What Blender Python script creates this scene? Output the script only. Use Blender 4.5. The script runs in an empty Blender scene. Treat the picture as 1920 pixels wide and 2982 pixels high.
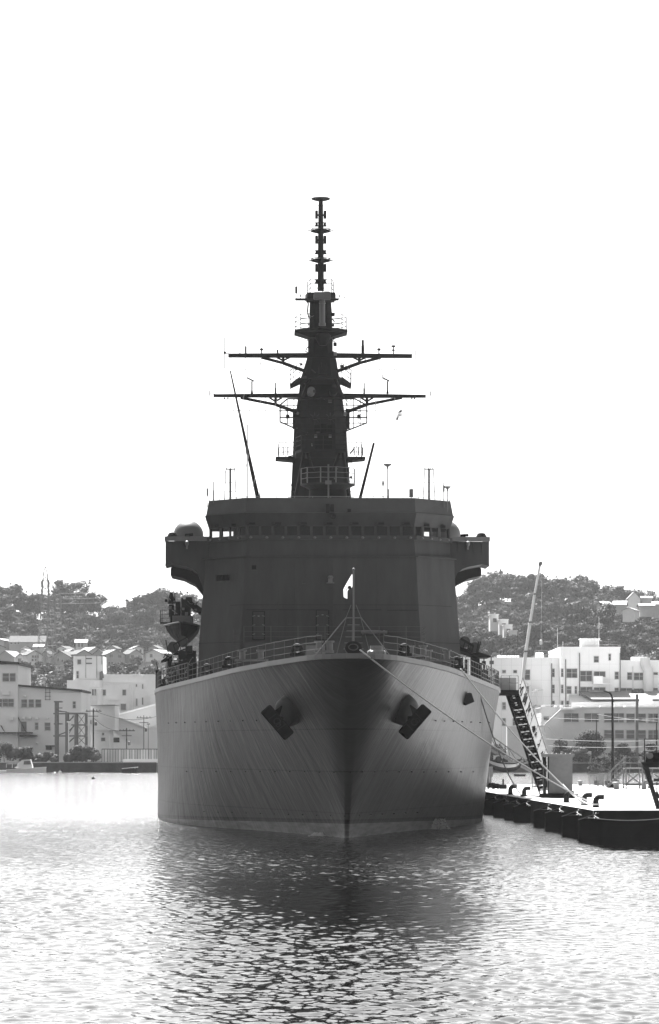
import bpy, math, random
import numpy as np
from mathutils import Vector, Matrix
random.seed(7)
R = math.radians
sc = bpy.context.scene
COL = sc.collection
F = 9000.0; CAMZ = 4.93; HY = 2170.0; QZ = 1.47
SUN_EL, SUN_AZ = 57.0, -13.0

def P(px, py, D):                      # measured photo position and distance -> metres
    return Vector(((px-960)/F*D, D, CAMZ+(HY-py)/F*D))
SX, SD, TH = 1.18, 153.0, math.atan(.025)
def L(px, py, D):                      # same, in the ship's own frame (x across, y aft, z up)
    w = P(px, py, D); dx = w.x-SX; dy = w.y-SD
    return Vector((dx*math.cos(TH)+dy*math.sin(TH), -dx*math.sin(TH)+dy*math.cos(TH), w.z))

# ---------------------------------------------------------------- materials
def mat(name, col, rough=.6, metal=0., var=.18, vs=.8, bump=0., bs=6., stretch=(1,1,1), trans=0., spec=.4, emit=0.):
    m = bpy.data.materials.new(name); m.use_nodes = True
    n = m.node_tree.nodes; l = m.node_tree.links
    b = n['Principled BSDF']; out = n['Material Output']
    b.inputs['Roughness'].default_value = rough; b.inputs['Metallic'].default_value = metal
    b.inputs['Specular IOR Level'].default_value = spec
    tc = n.new('ShaderNodeTexCoord'); mp = n.new('ShaderNodeMapping'); mp.inputs['Scale'].default_value = stretch
    l.new(tc.outputs['Object'], mp.inputs['Vector'])
    no = n.new('ShaderNodeTexNoise'); no.inputs['Scale'].default_value = vs; no.inputs['Detail'].default_value = 8
    no.inputs['Roughness'].default_value = .65
    l.new(mp.outputs[0], no.inputs['Vector'])
    mr = n.new('ShaderNodeMapRange'); mr.inputs['From Min'].default_value = .3; mr.inputs['From Max'].default_value = .7
    mr.inputs['To Min'].default_value = col*(1-var); mr.inputs['To Max'].default_value = col*(1+var)
    l.new(no.outputs[0], mr.inputs['Value']); l.new(mr.outputs[0], b.inputs['Base Color'])
    if bump:
        nb = n.new('ShaderNodeTexNoise'); nb.inputs['Scale'].default_value = bs; nb.inputs['Detail'].default_value = 5
        l.new(mp.outputs[0], nb.inputs['Vector'])
        bp = n.new('ShaderNodeBump'); bp.inputs['Strength'].default_value = 1; bp.inputs['Distance'].default_value = bump
        l.new(nb.outputs[0], bp.inputs['Height']); l.new(bp.outputs[0], b.inputs['Normal'])
    if trans:
        t = n.new('ShaderNodeBsdfTranslucent'); l.new(mr.outputs[0], t.inputs[0])
        mx = n.new('ShaderNodeMixShader'); mx.inputs[0].default_value = trans
        l.new(b.outputs[0], mx.inputs[1]); l.new(t.outputs[0], mx.inputs[2]); l.new(mx.outputs[0], out.inputs['Surface'])
    return m

def M_hull():
    m = mat('hull paint', .1)
    n = m.node_tree.nodes; l = m.node_tree.links
    b = n['Principled BSDF']
    for x in list(b.inputs['Base Color'].links)+list(b.inputs['Normal'].links): l.remove(x)
    tc = n.new('ShaderNodeTexCoord'); sep = n.new('ShaderNodeSeparateXYZ'); l.new(tc.outputs['Object'], sep.inputs[0])
    def noise(scale, sc_, det=4):
        mp = n.new('ShaderNodeMapping'); mp.inputs['Scale'].default_value = scale; l.new(tc.outputs['Object'], mp.inputs[0])
        t = n.new('ShaderNodeTexNoise'); t.inputs['Scale'].default_value = sc_; t.inputs['Detail'].default_value = det
        l.new(mp.outputs[0], t.inputs[0]); return t.outputs[0]
    def ma(op, a, b_=None, c=None):
        q = n.new('ShaderNodeMath'); q.operation = op
        for i, v in enumerate((a, b_, c)):
            if v is None: continue
            if isinstance(v, (int, float)): q.inputs[i].default_value = v
            else: l.new(v, q.inputs[i])
        return q.outputs[0]
    fr = noise((.0, 1.05, .30), 1.0, 5)        # plating dents between frames run from deck to water
    fr2 = noise((.0, 3.2, .8), 1.0, 4)
    am = noise((.15, .2, .45), 1.0, 3)
    bumpv = ma('MULTIPLY', ma('ADD', fr, ma('MULTIPLY', fr2, .3)), ma('MULTIPLY', am, 2.0))
    bp = n.new('ShaderNodeBump'); bp.inputs['Strength'].default_value = 1; bp.inputs['Distance'].default_value = .075
    l.new(bumpv, bp.inputs['Height']); l.new(bp.outputs[0], b.inputs['Normal'])
    z = sep.outputs['Z']; y = sep.outputs['Y']
    g1 = noise((1, 2.2, .25), 1.1, 8); g2 = noise((1, 1, 1), .25, 4)
    col = ma('MULTIPLY', ma('ADD', ma('MULTIPLY', g1, .35), .82), ma('ADD', ma('MULTIPLY', g2, .5), .75))
    col = ma('MULTIPLY', col, HULLC)
    for zz in (1.32, 3.55, 5.75):              # welded seams
        d = ma('ABSOLUTE', ma('SUBTRACT', z, zz)); s_ = ma('LESS_THAN', d, .028)
        col = ma('MULTIPLY', col, ma('SUBTRACT', 1.0, ma('MULTIPLY', s_, .55)))
    zb = ma('SUBTRACT', 1.04, ma('MULTIPLY', y, .0155))
    below = ma('LESS_THAN', z, zb); band = ma('LESS_THAN', ma('ABSOLUTE', ma('SUBTRACT', z, zb)), .11)
    gr = noise((1, .35, 3.), 1.6, 8)
    boot = ma('ADD', ma('MULTIPLY', gr, .22), .01)
    mix = n.new('ShaderNodeMix'); mix.data_type = 'FLOAT'; l.new(below, mix.inputs[0]); l.new(col, mix.inputs[2]); l.new(boot, mix.inputs[3])
    fin = ma('MULTIPLY', mix.outputs[0], ma('SUBTRACT', 1.0, ma('MULTIPLY', band, .85)))
    l.new(fin, b.inputs['Base Color'])
    b.inputs['Roughness'].default_value = .45; b.inputs['Specular IOR Level'].default_value = .15
    return m
HULLC = .038
HULL = M_hull()
NAVY = mat('superstructure paint', .030, .6, var=.24, vs=1.1, bump=.02, bs=.7, stretch=(1,1,.22), spec=.18)
NAVYL = mat('rail paint', .10, .5, var=.12, vs=2, spec=.2)
DARK = mat('dark mast paint', .010, .7, var=.3, vs=1.5, spec=.12)
BLACK = mat('black rubber', .008, .9, var=.3, vs=2, bump=.01, spec=0.)
RAILM = mat('handrail paint', .055, .6, var=.1, vs=2, spec=.2)
DECK = mat('deck paint', .09, .8, var=.2, vs=2)
RADOME = mat('radome fibreglass', .06, .5, var=.08, vs=.6)
STEEL = mat('galvanised steel', .09, .5, .2, var=.2, vs=3)
GALV = mat('grey painted steel', .10, .5, var=.2, vs=2)
WHITE = mat('white paint', .78, .5, var=.06, vs=1)
ROPE = mat('mooring rope', .45, .9, var=.12, vs=12, bump=.01, bs=30)
DROPE = mat('dark rope', .03, .9, var=.2, vs=12)
CONC = mat('quay concrete', .50, .9, var=.2, vs=.35, bump=.01, bs=4)
QSHADE = mat('shaded dark concrete', .010, 1., spec=0., var=.5, vs=.6, bump=.05, bs=2, stretch=(1,1,.4))  # shade on the quay sides is put into this dark colour
WALLW = mat('white rendered wall', .82, .8, var=.07, vs=.09, stretch=(1,1,.5))
WALLG = mat('grey rendered wall', .62, .85, var=.08, vs=.1, stretch=(1,1,.4))
WALLD = mat('weathered house wall', .32, .9, var=.2, vs=.2)
WALLP = mat('pale house wall', .6, .9, var=.12, vs=.2)
ROOFM = mat('pale metal roof', .17, .5, var=.12, vs=.3)
ROOFT = mat('grey tile roof', .06, .9, var=.25, vs=1.5)
WFRAME = mat('window frame', .45, .5, var=.05)
PANE = mat('window pane', .06, .15, var=.5, vs=.5, spec=.6)
FOL = [mat('foliage %s' % a, c, .6, var=.45, vs=.35, trans=.18, spec=.08) for a, c in (('dark', .04), ('mid', .062), ('pale', .10))]
BARK = mat('bark', .06, .9, var=.3, vs=2)
GRASS = mat('hillside soil', .02, 1., spec=0., var=.6, vs=.08, bump=.6, bs=.5)
SHORE = mat('shore ground', .22, .95, var=.3, vs=.1)
STONE = mat('sea wall stone', .025, .8, var=.6, vs=.5, bump=.1, bs=1.2)
CLOTH = mat('white cloth', .7, .9, var=.08, vs=3, trans=.45, bump=.01, bs=5)
CANVAS = mat('canvas screen', .32, .9, var=.15, vs=1.2, trans=.2, bump=.03, bs=2)
INK = mat('black lettering', .01, .7, var=.1)
FOAM = mat('foam', .35, .8, var=.1, vs=5)
def M_glass():
    m = bpy.data.materials.new('bridge glass'); m.use_nodes = True; n = m.node_tree.nodes; l = m.node_tree.links
    n.remove(n['Principled BSDF'])
    t = n.new('ShaderNodeBsdfTransparent'); t.inputs[0].default_value = (.75, .75, .75, 1)
    g = n.new('ShaderNodeBsdfGlossy'); g.inputs['Roughness'].default_value = .03; g.inputs[0].default_value = (.6, .6, .6, 1)
    mx = n.new('ShaderNodeMixShader'); mx.inputs[0].default_value = .012
    l.new(t.outputs[0], mx.inputs[1]); l.new(g.outputs[0], mx.inputs[2]); l.new(mx.outputs[0], n['Material Output'].inputs[0])
    return m
GLASS = M_glass()

# ---------------------------------------------------------------- mesh helpers
ORG = {}
class MB:
    def __init__(s): s.v = []; s.f = []; s.m = []
    def add(s, vs, fs):
        o = len(s.v); s.m.append((o, len(s.f))); s.v += [tuple(x) for x in vs]; s.f += [tuple(i+o for i in q) for q in fs]; return s
    def box(s, x0, x1, y0, y1, z0, z1):
        return s.add([(x0,y0,z0),(x1,y0,z0),(x1,y1,z0),(x0,y1,z0),(x0,y0,z1),(x1,y0,z1),(x1,y1,z1),(x0,y1,z1)],
                     [(3,2,1,0),(4,5,6,7),(0,1,5,4),(1,2,6,5),(2,3,7,6),(3,0,4,7)])
    def beam(s, a, b, w, h, up=(0,0,1)):          # rectangular bar from a to b
        a = Vector(a); b = Vector(b); d = (b-a).normalized(); up = Vector(up)
        if abs(d.dot(up)) > .98: up = Vector((0,1,0))
        sx = d.cross(up).normalized()*w/2; sz = sx.cross(d).normalized()*h/2
        vs = [p+i*sx+j*sz for p in (a, b) for i, j in ((-1,-1),(1,-1),(1,1),(-1,1))]
        return s.add(vs, [(0,1,2,3),(7,6,5,4),(0,4,5,1),(1,5,6,2),(2,6,7,3),(3,7,4,0)])
    def tube(s, a, b, r, r2=None, n=6):
        a = Vector(a); b = Vector(b); r2 = r if r2 is None else r2
        d = (b-a).normalized(); up = Vector((0,0,1)) if abs(d.z) < .9 else Vector((1,0,0))
        x = d.cross(up).normalized(); y = x.cross(d)
        vs = [p+(x*math.cos(2*math.pi*i/n)+y*math.sin(2*math.pi*i/n))*q for p, q in ((a, r), (b, r2)) for i in range(n)]
        return s.add(vs, [(i, (i+1) % n, n+(i+1) % n, n+i) for i in range(n)]+[tuple(range(n))[::-1], tuple(range(n, 2*n))])
    def path(s, pts, r, n=6, closed=False):
        pts = [Vector(p) for p in pts]; m = len(pts); vs = []
        for k, p in enumerate(pts):
            a = pts[max(k-1, 0)]; b = pts[min(k+1, m-1)]
            d = (b-a).normalized(); up = Vector((0,0,1)) if abs(d.z) < .9 else Vector((0,1,0))
            x = d.cross(up).normalized(); y = x.cross(d)
            rr = r[k] if isinstance(r, (list, tuple)) else r
            vs += [p+(x*math.cos(2*math.pi*i/n)+y*math.sin(2*math.pi*i/n))*rr for i in range(n)]
        fs = [(k*n+i, k*n+(i+1) % n, (k+1)*n+(i+1) % n, (k+1)*n+i) for k in range(m-1) for i in range(n)]
        fs += [tuple(range(n))[::-1], tuple(range((m-1)*n, m*n))]
        return s.add(vs, fs)
    def loft(s, loops, cap=True):
        n = len(loops[0]); vs = [p for q in loops for p in q]
        fs = [(k*n+i, k*n+(i+1) % n, (k+1)*n+(i+1) % n, (k+1)*n+i) for k in range(len(loops)-1) for i in range(n)]
        if cap: fs += [tuple(range(n))[::-1], tuple(range((len(loops)-1)*n, len(loops)*n))]
        return s.add(vs, fs)
    def prism(s, poly, y0, y1):                     # xz outline extruded along y
        return s.loft([[(x, y0, z) for x, z in poly], [(x, y1, z) for x, z in poly]])
    def slab(s, poly, z0, z1):                      # xy outline extruded upwards
        return s.loft([[(x, y, z0) for x, y in poly], [(x, y, z1) for x, y in poly]])
    def lathe(s, prof, c, n=20):
        c = Vector(c)
        loops = [[(c.x+r*math.cos(2*math.pi*i/n), c.y+r*math.sin(2*math.pi*i/n), c.z+z) for i in range(n)] for r, z in prof]
        return s.loft(loops)
    def build_each(s, name, m, parent=None, per=1, **k):      # every primitive (or run of them) an object of its own
        mk = s.m[::per]+[(len(s.v), len(s.f))]; r = None
        for (v0, f0), (v1, f1) in zip(mk, mk[1:]):
            q = MB(); q.v = s.v[v0:v1]; q.f = [tuple(i-v0 for i in t) for t in s.f[f0:f1]]; r = q.build(name, m, parent, **k)
        return r
    def build(s, name, m, parent=None, smooth=False, origin=None):
        org = ORG[parent.name] if parent else Vector(origin if origin is not None else base_of(s.v))
        me = bpy.data.meshes.new(name)
        me.from_pydata([(x-org.x, y-org.y, z-org.z) for x, y, z in s.v], [], s.f)
        me.materials.append(m)
        if smooth: me.polygons.foreach_set('use_smooth', [True]*len(me.polygons))
        me.update()
        o = bpy.data.objects.new(name, me); COL.objects.link(o)
        if parent: o.parent = parent
        else: o.location = org
        ORG[o.name] = org
        return o
def base_of(v):
    xs = [p[0] for p in v]; ys = [p[1] for p in v]; zs = [p[2] for p in v]
    return Vector(((min(xs)+max(xs))/2, (min(ys)+max(ys))/2, min(zs)))
def tag(o, label=None, cat=None, group=None, kind=None):
    for k, v in (('label', label), ('category', cat), ('group', group), ('kind', kind)):
        if v: o[k] = v
    return o
def thing(name, loc, label, cat, group=None):
    o = bpy.data.objects.new(name, None); COL.objects.link(o); o.location = loc; o.empty_display_size = .3
    ORG[o.name] = Vector(loc); return tag(o, label, cat, group)
def children(o): return [c for c in KIDS.get(o.name, [])]
KIDS = {}
def index_kids():
    KIDS.clear()
    for o in bpy.data.objects:
        if o.parent: KIDS.setdefault(o.parent.name, []).append(o)
def copy_tree(o, parent=None):
    c = o.copy(); COL.objects.link(c)
    if parent: c.parent = parent
    for ch in children(o): copy_tree(ch, c)
    return c
def interp(x, t): return float(np.interp(x, [a for a, b in t], [b for a, b in t]))

# ---------------------------------------------------------------- camera, sky, sun
cam = bpy.data.cameras.new('camera'); co = bpy.data.objects.new('camera', cam); COL.objects.link(co)
co.location = (0, 0, CAMZ); co.rotation_euler = (R(90), 0, 0)
cam.sensor_fit = 'HORIZONTAL'; cam.sensor_width = 24; cam.lens = 24*F/1920
cam.shift_y = (HY-1491)/1920*1.0; cam.clip_start = 1; cam.clip_end = 20000
sc.camera = co
w = bpy.data.worlds.new('World'); sc.world = w; w.use_nodes = True
n = w.node_tree.nodes; l = w.node_tree.links
sky = n.new('ShaderNodeTexSky'); sky.sky_type = 'NISHITA'; sky.sun_disc = False
sky.sun_elevation = R(SUN_EL); sky.sun_rotation = R(SUN_AZ); sky.dust_density = 2.0; sky.air_density = 1.0
bw = n.new('ShaderNodeRGBToBW'); l.new(sky.outputs[0], bw.inputs[0]); l.new(bw.outputs[0], n['Background'].inputs[0])
n['Background'].inputs[1].default_value = .07
sun = bpy.data.lights.new('sun', 'SUN'); sun.energy = 5; sun.angle = R(.5); sun.color = (1, 1, 1)
so = bpy.data.objects.new('sun', sun); COL.objects.link(so)
sd = Vector((math.sin(R(SUN_AZ))*math.cos(R(SUN_EL)), math.cos(R(SUN_AZ))*math.cos(R(SUN_EL)), math.sin(R(SUN_EL))))
so.rotation_euler = sd.to_track_quat('Z', 'Y').to_euler(); so.location = (0, 100, 100)
sc.view_settings.view_transform = 'Standard'; sc.view_settings.look = 'None'; sc.view_settings.gamma = 1
sc.view_settings.exposure = 2.1
sc.cycles.use_denoising = True; sc.cycles.blur_glossy = .3
sc.cycles.max_bounces = 8; sc.cycles.transparent_max_bounces = 12; sc.cycles.volume_bounces = 0
sc.cycles.sample_clamp_indirect = 12

# ---------------------------------------------------------------- water
def build_water():
    rng = np.random.RandomState(3)
    ys = [-300., -100, -20, 10, 30]; y = 42.
    while y < 290:
        ys.append(y); y += max(.12, y*y/(3089*4.93)*.2)
    ys += [295, 310, 340, 380, 430, 490, 560, 700]
    ys = np.array(ys)
    us = np.concatenate([[-6, -2, -.8, -.35, -.2], np.linspace(-.15, .15, 520), [.2, .35, .8, 2, 6]])
    Y, U = np.meshgrid(ys, us, indexing='ij'); X = U*np.maximum(Y, 42.)
    X[:5] = U[:5]*60
    Z = np.zeros_like(X)
    dy = np.gradient(ys)[:, None]*np.ones_like(X)
    ang0 = R(-95)
    for k in range(90):
        lam = .27*(1.05**k) if k < 45 else rng.uniform(.27, .9)
        a = ang0+rng.normal(0, 1.0)
        kx, ky = 2*math.pi/lam*math.cos(a), 2*math.pi/lam*math.sin(a)
        amp = WAVE*lam*rng.uniform(.5, 1.2)/(1+(lam*.85)**3)
        lamy = 2*math.pi/max(abs(ky), 1e-3)
        fade = np.clip((lamy/dy-2.2)/2.5, 0, 1)
        ph = kx*X+ky*Y+rng.uniform(0, 6.28)
        Z += amp*fade*(np.sin(ph)+.25*np.cos(2*ph))
    # patches of calmer and rougher water
    pat = .75+.35*np.sin(X*.13+1.3)*np.sin(Y*.05+.4)+.2*np.sin(X*.31+Y*.11)
    Z *= pat
    lee = np.clip((Y-136)/16, 0, 1)*np.clip((X+15)/4, 0, 1)      # calm water in the lee of the bow
    Z *= 1-.15*lee
    Z *= 1-.85*np.clip((X-11)/2.5, 0, 1)*np.clip((Y-134)/12, 0, 1)
    Z[:5] = 0; Z[-8:] = 0
    nr, nc = X.shape
    idx = np.arange(nr*nc).reshape(nr, nc)
    q = np.stack([idx[:-1, :-1], idx[:-1, 1:], idx[1:, 1:], idx[1:, :-1]], -1).reshape(-1, 4)
    me = bpy.data.meshes.new('water')
    me.vertices.add(nr*nc); me.vertices.foreach_set('co', np.stack([X, Y, Z], -1).ravel())
    me.loops.add(len(q)*4); me.loops.foreach_set('vertex_index', q.ravel())
    me.polygons.add(len(q)); me.polygons.foreach_set('loop_start', np.arange(0, len(q)*4, 4))
    me.polygons.foreach_set('use_smooth', np.ones(len(q), bool))
    me.update(calc_edges=True)
    m = bpy.data.materials.new('harbour water'); m.use_nodes = True
    n = m.node_tree.nodes; l = m.node_tree.links; b = n['Principled BSDF']
    b.inputs['Base Color'].default_value = (.002, .002, .002, 1); b.inputs['Roughness'].default_value = .03; b.inputs['IOR'].default_value = 1.37
    tc = n.new('ShaderNodeTexCoord')
    def nz(scl, s_):
        mp = n.new('ShaderNodeMapping'); mp.inputs['Scale'].default_value = scl; l.new(tc.outputs['Object'], mp.inputs[0])
        t = n.new('ShaderNodeTexNoise'); t.inputs['Scale'].default_value = s_; t.inputs['Detail'].default_value = 4; l.new(mp.outputs[0], t.inputs[0]); return t.outputs[0]
    a1 = nz((1, 1.3, 1), 1.6); a2 = nz((1, 1.3, 1), .35)
    b1 = n.new('ShaderNodeBump'); b1.inputs['Distance'].default_value = WBUMP; l.new(a1, b1.inputs['Height'])
    b2 = n.new('ShaderNodeBump'); b2.inputs['Distance'].default_value = WBUMP*1.5; l.new(a2, b2.inputs['Height']); l.new(b1.outputs[0], b2.inputs['Normal'])
    # ripples too fine for the mesh are carried by the bump where the mesh gets coarse
    sp = n.new('ShaderNodeSeparateXYZ'); l.new(tc.outputs['Object'], sp.inputs[0])
    mr = n.new('ShaderNodeMapRange'); mr.inputs['From Min'].default_value = 105; mr.inputs['From Max'].default_value = 220
    mr.inputs['To Min'].default_value = WBUMP; mr.inputs['To Max'].default_value = WFAR; l.new(sp.outputs['Y'], mr.inputs['Value'])
    def mth(op, a, b_=None):
        q = n.new('ShaderNodeMath'); q.operation = op
        for i, v in enumerate((a, b_)):
            if v is None: continue
            if isinstance(v, (int, float)): q.inputs[i].default_value = v
            else: l.new(v, q.inputs[i])
        return q.outputs[0]
    def ramp(v, a, b_):
        q = n.new('ShaderNodeMapRange'); q.interpolation_type = 'SMOOTHSTEP'; q.inputs['From Min'].default_value = a; q.inputs['From Max'].default_value = b_
        l.new(v, q.inputs['Value']); return q.outputs[0]
    # sheltered water in front of the bow and of the quay wall is calmer
    lee = mth('MULTIPLY', mth('MULTIPLY', ramp(sp.outputs['Y'], 132, 143), ramp(sp.outputs['Y'], 190, 170)), ramp(sp.outputs['X'], -12.5, -10.5))
    leeq = mth('MULTIPLY', ramp(sp.outputs['X'], 11, 13.5), mth('MULTIPLY', ramp(sp.outputs['Y'], 134, 146), ramp(sp.outputs['Y'], 190, 170)))
    dst = mth('MULTIPLY', mr.outputs[0], mth('SUBTRACT', 1.0, mth('MULTIPLY', leeq, .95)))
    rg = mth('MULTIPLY', mth('ADD', .03, mth('MULTIPLY', mth('MULTIPLY', ramp(sp.outputs['Y'], 75, 215), .13), mth('SUBTRACT', 1.0, mth('MULTIPLY', lee, .2)))), mth('SUBTRACT', 1.0, mth('MULTIPLY', leeq, .9)))
    l.new(rg, b.inputs['Roughness'])
    l.new(dst, b1.inputs['Distance']); l.new(dst, b2.inputs['Distance'])
    l.new(b2.outputs[0], b.inputs['Normal'])
    me.materials.append(m)
    o = bpy.data.objects.new('water', me); COL.objects.link(o); tag(o, kind='structure')
WAVE = .0062; WBUMP = .015; WFAR = .3
build_water()
HAZE = .00006
# ---------------------------------------------------------------- the ship
ship = thing('warship', (SX, SD, 0), 'grey naval support ship moored bow-on beside the quay with a tall mast', 'ship')
ship.rotation_euler = (0, 0, TH); ORG[ship.name] = Vector((0, 0, 0))
LEN = 141.
WD = [(0,.30),(.35,1.0),(.9,1.6),(1.7,2.12),(2.7,2.5),(4,2.92),(8,4.2),(15,5.85),(24,7.35),(37,9.45),(48,11.2),(56,11.6),(110,11.4),(141,9)]
WW = [(10.7,.1),(13,.6),(16,1.55),(22,3.5),(27,5.2),(32,7.3),(39,9.4),(46,10.6),(56,11.4),(65,11.5),(110,11.4),(141,8)]
def zdeck(s): return interp(s, [(0,9.42),(10,9.18),(25,8.92),(47,8.6),(60,8.5),(141,8.4)])
def stem(u): return 10.7*(1-max(u, 0))**.9 if u < 1 else 0.
def width(a, u):
    wd = interp(a, WD); ww = interp(a+10.7, WW)
    g = max(0, min(1, u))**1.25
    return ww+(wd-ww)*g if u >= 0 else ww*(1+u*.8)
def hull_pt(a, u, side):
    zd = zdeck(a); z = u*zd
    s = a+stem(u)
    if u < 0: s = a+10.7
    s = min(s, LEN)
    x = width(a, u)
    if side > 0: x -= .8*(1-max(0, min(1, u)))*min(1, max(0, a-6)/25)
    return Vector((side*x, s, z))
AS = [0,.15,.4,.8,1.3,2,3,4,5,6.5,8,10,12,14,16.5,19,22,25,28,31,34,37,40,43,46,50,55,62,75,95,115,LEN]
US = [-.14,-.05,0,.03,.06,.1,.14,.18,.23,.28,.34,.4,.46,.52,.58,.64,.7,.76,.82,.87,.91,.95,.98,1.0]
def catmull_rows(): pass
h = MB()
grid = {}
vs = []
for side in (-1, 1):
    for i, a in enumerate(AS):
        for j, u in enumerate(US):
            grid[side, i, j] = len(vs); vs.append(hull_pt(a, u, side))
fs = []
for side in (-1, 1):
    for i in range(len(AS)-1):
        for j in range(len(US)-1):
            q = (grid[side,i,j], grid[side,i+1,j], grid[side,i+1,j+1], grid[side,i,j+1])
            fs.append(q if side > 0 else q[::-1])
for j in range(len(US)-1):
    fs.append((grid[-1,0,j], grid[1,0,j], grid[1,0,j+1], grid[-1,0,j+1]))
    k = len(AS)-1; fs.append((grid[1,k,j], grid[-1,k,j], grid[-1,k,j+1], grid[1,k,j+1]))
h.add(vs, fs)
hull = h.build('hull', HULL, ship, smooth=True)
d = MB()
for i in range(len(AS)-1):
    a, b = AS[i], AS[i+1]
    p = [hull_pt(a, 1, -1), hull_pt(a, 1, 1), hull_pt(b, 1, 1), hull_pt(b, 1, -1)]
    d.add([(q.x*.995, q.y, q.z-.02) for q in p], [(0,1,2,3)])
d.build('deck', DECK, ship)
g = MB()                                                       # gunwale plate round the deck edge
for side in (-1, 1):
    pts = [hull_pt(a, 1, side) for a in AS if a < 100]
    for p, q in zip(pts, pts[1:]):
        o = side*.035
        g.add([(p.x+o,p.y-.02,p.z-.2),(q.x+o,q.y,q.z-.2),(q.x+o,q.y,q.z+.06),(p.x+o,p.y-.02,p.z+.06),
               (p.x-o*3,p.y+.1,p.z-.2),(q.x-o*3,q.y,q.z-.2),(q.x-o*3,q.y,q.z+.06),(p.x-o*3,p.y+.1,p.z+.06)],
              [(0,1,2,3),(7,6,5,4),(3,2,6,7),(0,4,5,1)])
p = hull_pt(0, 1, -1); g.box(p.x-.04, -p.x+.04, -.05, .12, p.z-.2, p.z+.06)
g.build('gunwale', NAVYL if False else mat('gunwale paint', .10, .5, var=.1), ship)
def rail(name, pts, h=1.02, lines=3, r=.014, step=1.7, pr=.02, mt=NAVYL, parent=ship, posts=True):
    m = MB(); pts = [Vector(p) for p in pts]
    ln = [0]
    for a, b in zip(pts, pts[1:]): ln.append(ln[-1]+(b-a).length)
    tot = ln[-1]; k = max(1, round(tot/step)); stn = []
    for i in range(k+1):
        t = tot*i/k; j = max(q for q in range(len(ln)) if ln[q] <= t+1e-6); j = min(j, len(pts)-2)
        stn.append(pts[j].lerp(pts[j+1], (t-ln[j])/max(1e-6, ln[j+1]-ln[j])))
    for p in stn: m.tube(p, p+Vector((0,0,h)), pr, n=5)
    for c in range(lines):
        zz = h*(c+1)/lines
        for a, b in zip(stn, stn[1:]):
            mid = (a+b)/2+Vector((0,0,zz-.015))
            m.tube(a+Vector((0,0,zz)), mid, r, n=5); m.tube(mid, b+Vector((0,0,zz)), r, n=5)
    return m.build(name, mt, parent)
def edge(a0, a1, side, inset=.12, nn=20):
    o = []
    for i in range(nn+1):
        p = hull_pt(a0+(a1-a0)*i/nn, 1, side); o.append(Vector((p.x-side*inset, p.y+.05, p.z)))
    return o
for side in (-1, 1):
    rail('deck_railing', edge(1.0, 34, side), r=.012, pr=.017, mt=RAILM)
    rail('deck_railing', edge(34.5, 100, side, nn=30), h=1.15, lines=4, step=1.25, mt=RAILM, r=.018, pr=.03)
# bow fairlead, pulpit and jackstaff
f = MB(); zb = zdeck(0)
f.loft([[(.42*math.cos(t)*1.0, y, zb+.32+.34*math.sin(t)) for t in [2*math.pi*i/16 for i in range(16)]] for y in (.0,.5)])
f.build('bow_fairlead', DARK, ship)
f = MB()
f.path([(.2*math.cos(t)*1.15, -.03, zb+.36+.15*math.sin(t)) for t in [2*math.pi*i/14 for i in range(15)]], .03)
f.build('fairlead_rim', RADOME, ship)
pu = MB()
jx, jy = L(1028,1890,155)[0], .9
top = zb+1.85
for sx_ in (-1, 1):
    pu.tube((jx+sx_*1.9, 2.6, zb), (jx+sx_*.38, jy, top), .025)
    pu.tube((jx+sx_*.38, jy, top), (jx+sx_*.12, jy, top+.65), .02)
    pu.tube((jx+sx_*.85, 1.1, zb), (jx+sx_*.36, jy, top), .02)
pu.tube((jx-.42, jy, top), (jx+.42, jy, top), .035)
for k in range(5): pu.tube((jx-.3-.05*k, jy, top-.35-.3*k), (jx+.3+.05*k, jy, top-.35-.3*k), .025)
pu.build('pulpit_frame', NAVYL, ship)
js = MB(); ztop = P(1028,1663,154.5).z
js.tube((jx, jy, zb), (jx, jy, ztop), .05, .035, 8); js.lathe([(.0,0),(.06,.03),(.07,.08),(.0,.15)], (jx, jy, ztop), 10)
js.build('jackstaff', GALV, ship)
fl = MB()                                                       # furled white flag hanging on the jackstaff
rows = 14; cols = 7; fv = []; ff = []
for i in range(rows+1):
    t = i/rows
    xl = .03+.42*min(1, t/.63)-.03*max(0, t-.63); xr = 0 if t < .56 else min(.25, .25*(t-.56)/.1)
    for j in range(cols+1):
        s_ = j/cols
        fv.append((jx-.06-(xr+(xl-xr)*s_), jy-.05+.09*math.sin(s_*9+t*3)*t, ztop-.2-1.18*t+(.1*(s_-.5) if t > .9 else 0)))
for i in range(rows):
    for j in range(cols): a = i*(cols+1)+j; ff.append((a, a+1, a+cols+2, a+cols+1))
fl.add(fv, ff)
Mship = Matrix.Translation((SX, SD, 0)) @ Matrix.Rotation(TH, 4, 'Z')
def W(v): return Mship @ Vector(v)
fl.v = [tuple(W(p)) for p in fl.v]
jf = fl.build('flag', CLOTH, None, smooth=True)
tag(jf, 'limp white flag hanging from the staff at the ship\'s bow', 'flag')
e = MB(); c0 = W((jx-.2, jy-.14, ztop-.95))
e.lathe([(0,0),(.07,.02),(.1,.1),(.06,.16),(0,.18)], c0, 10); e.v = [(x, c0.y+(y-c0.y)*.25, z) for x, y, z in e.v]
e.build('disc_emblem', DARK, jf)

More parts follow.
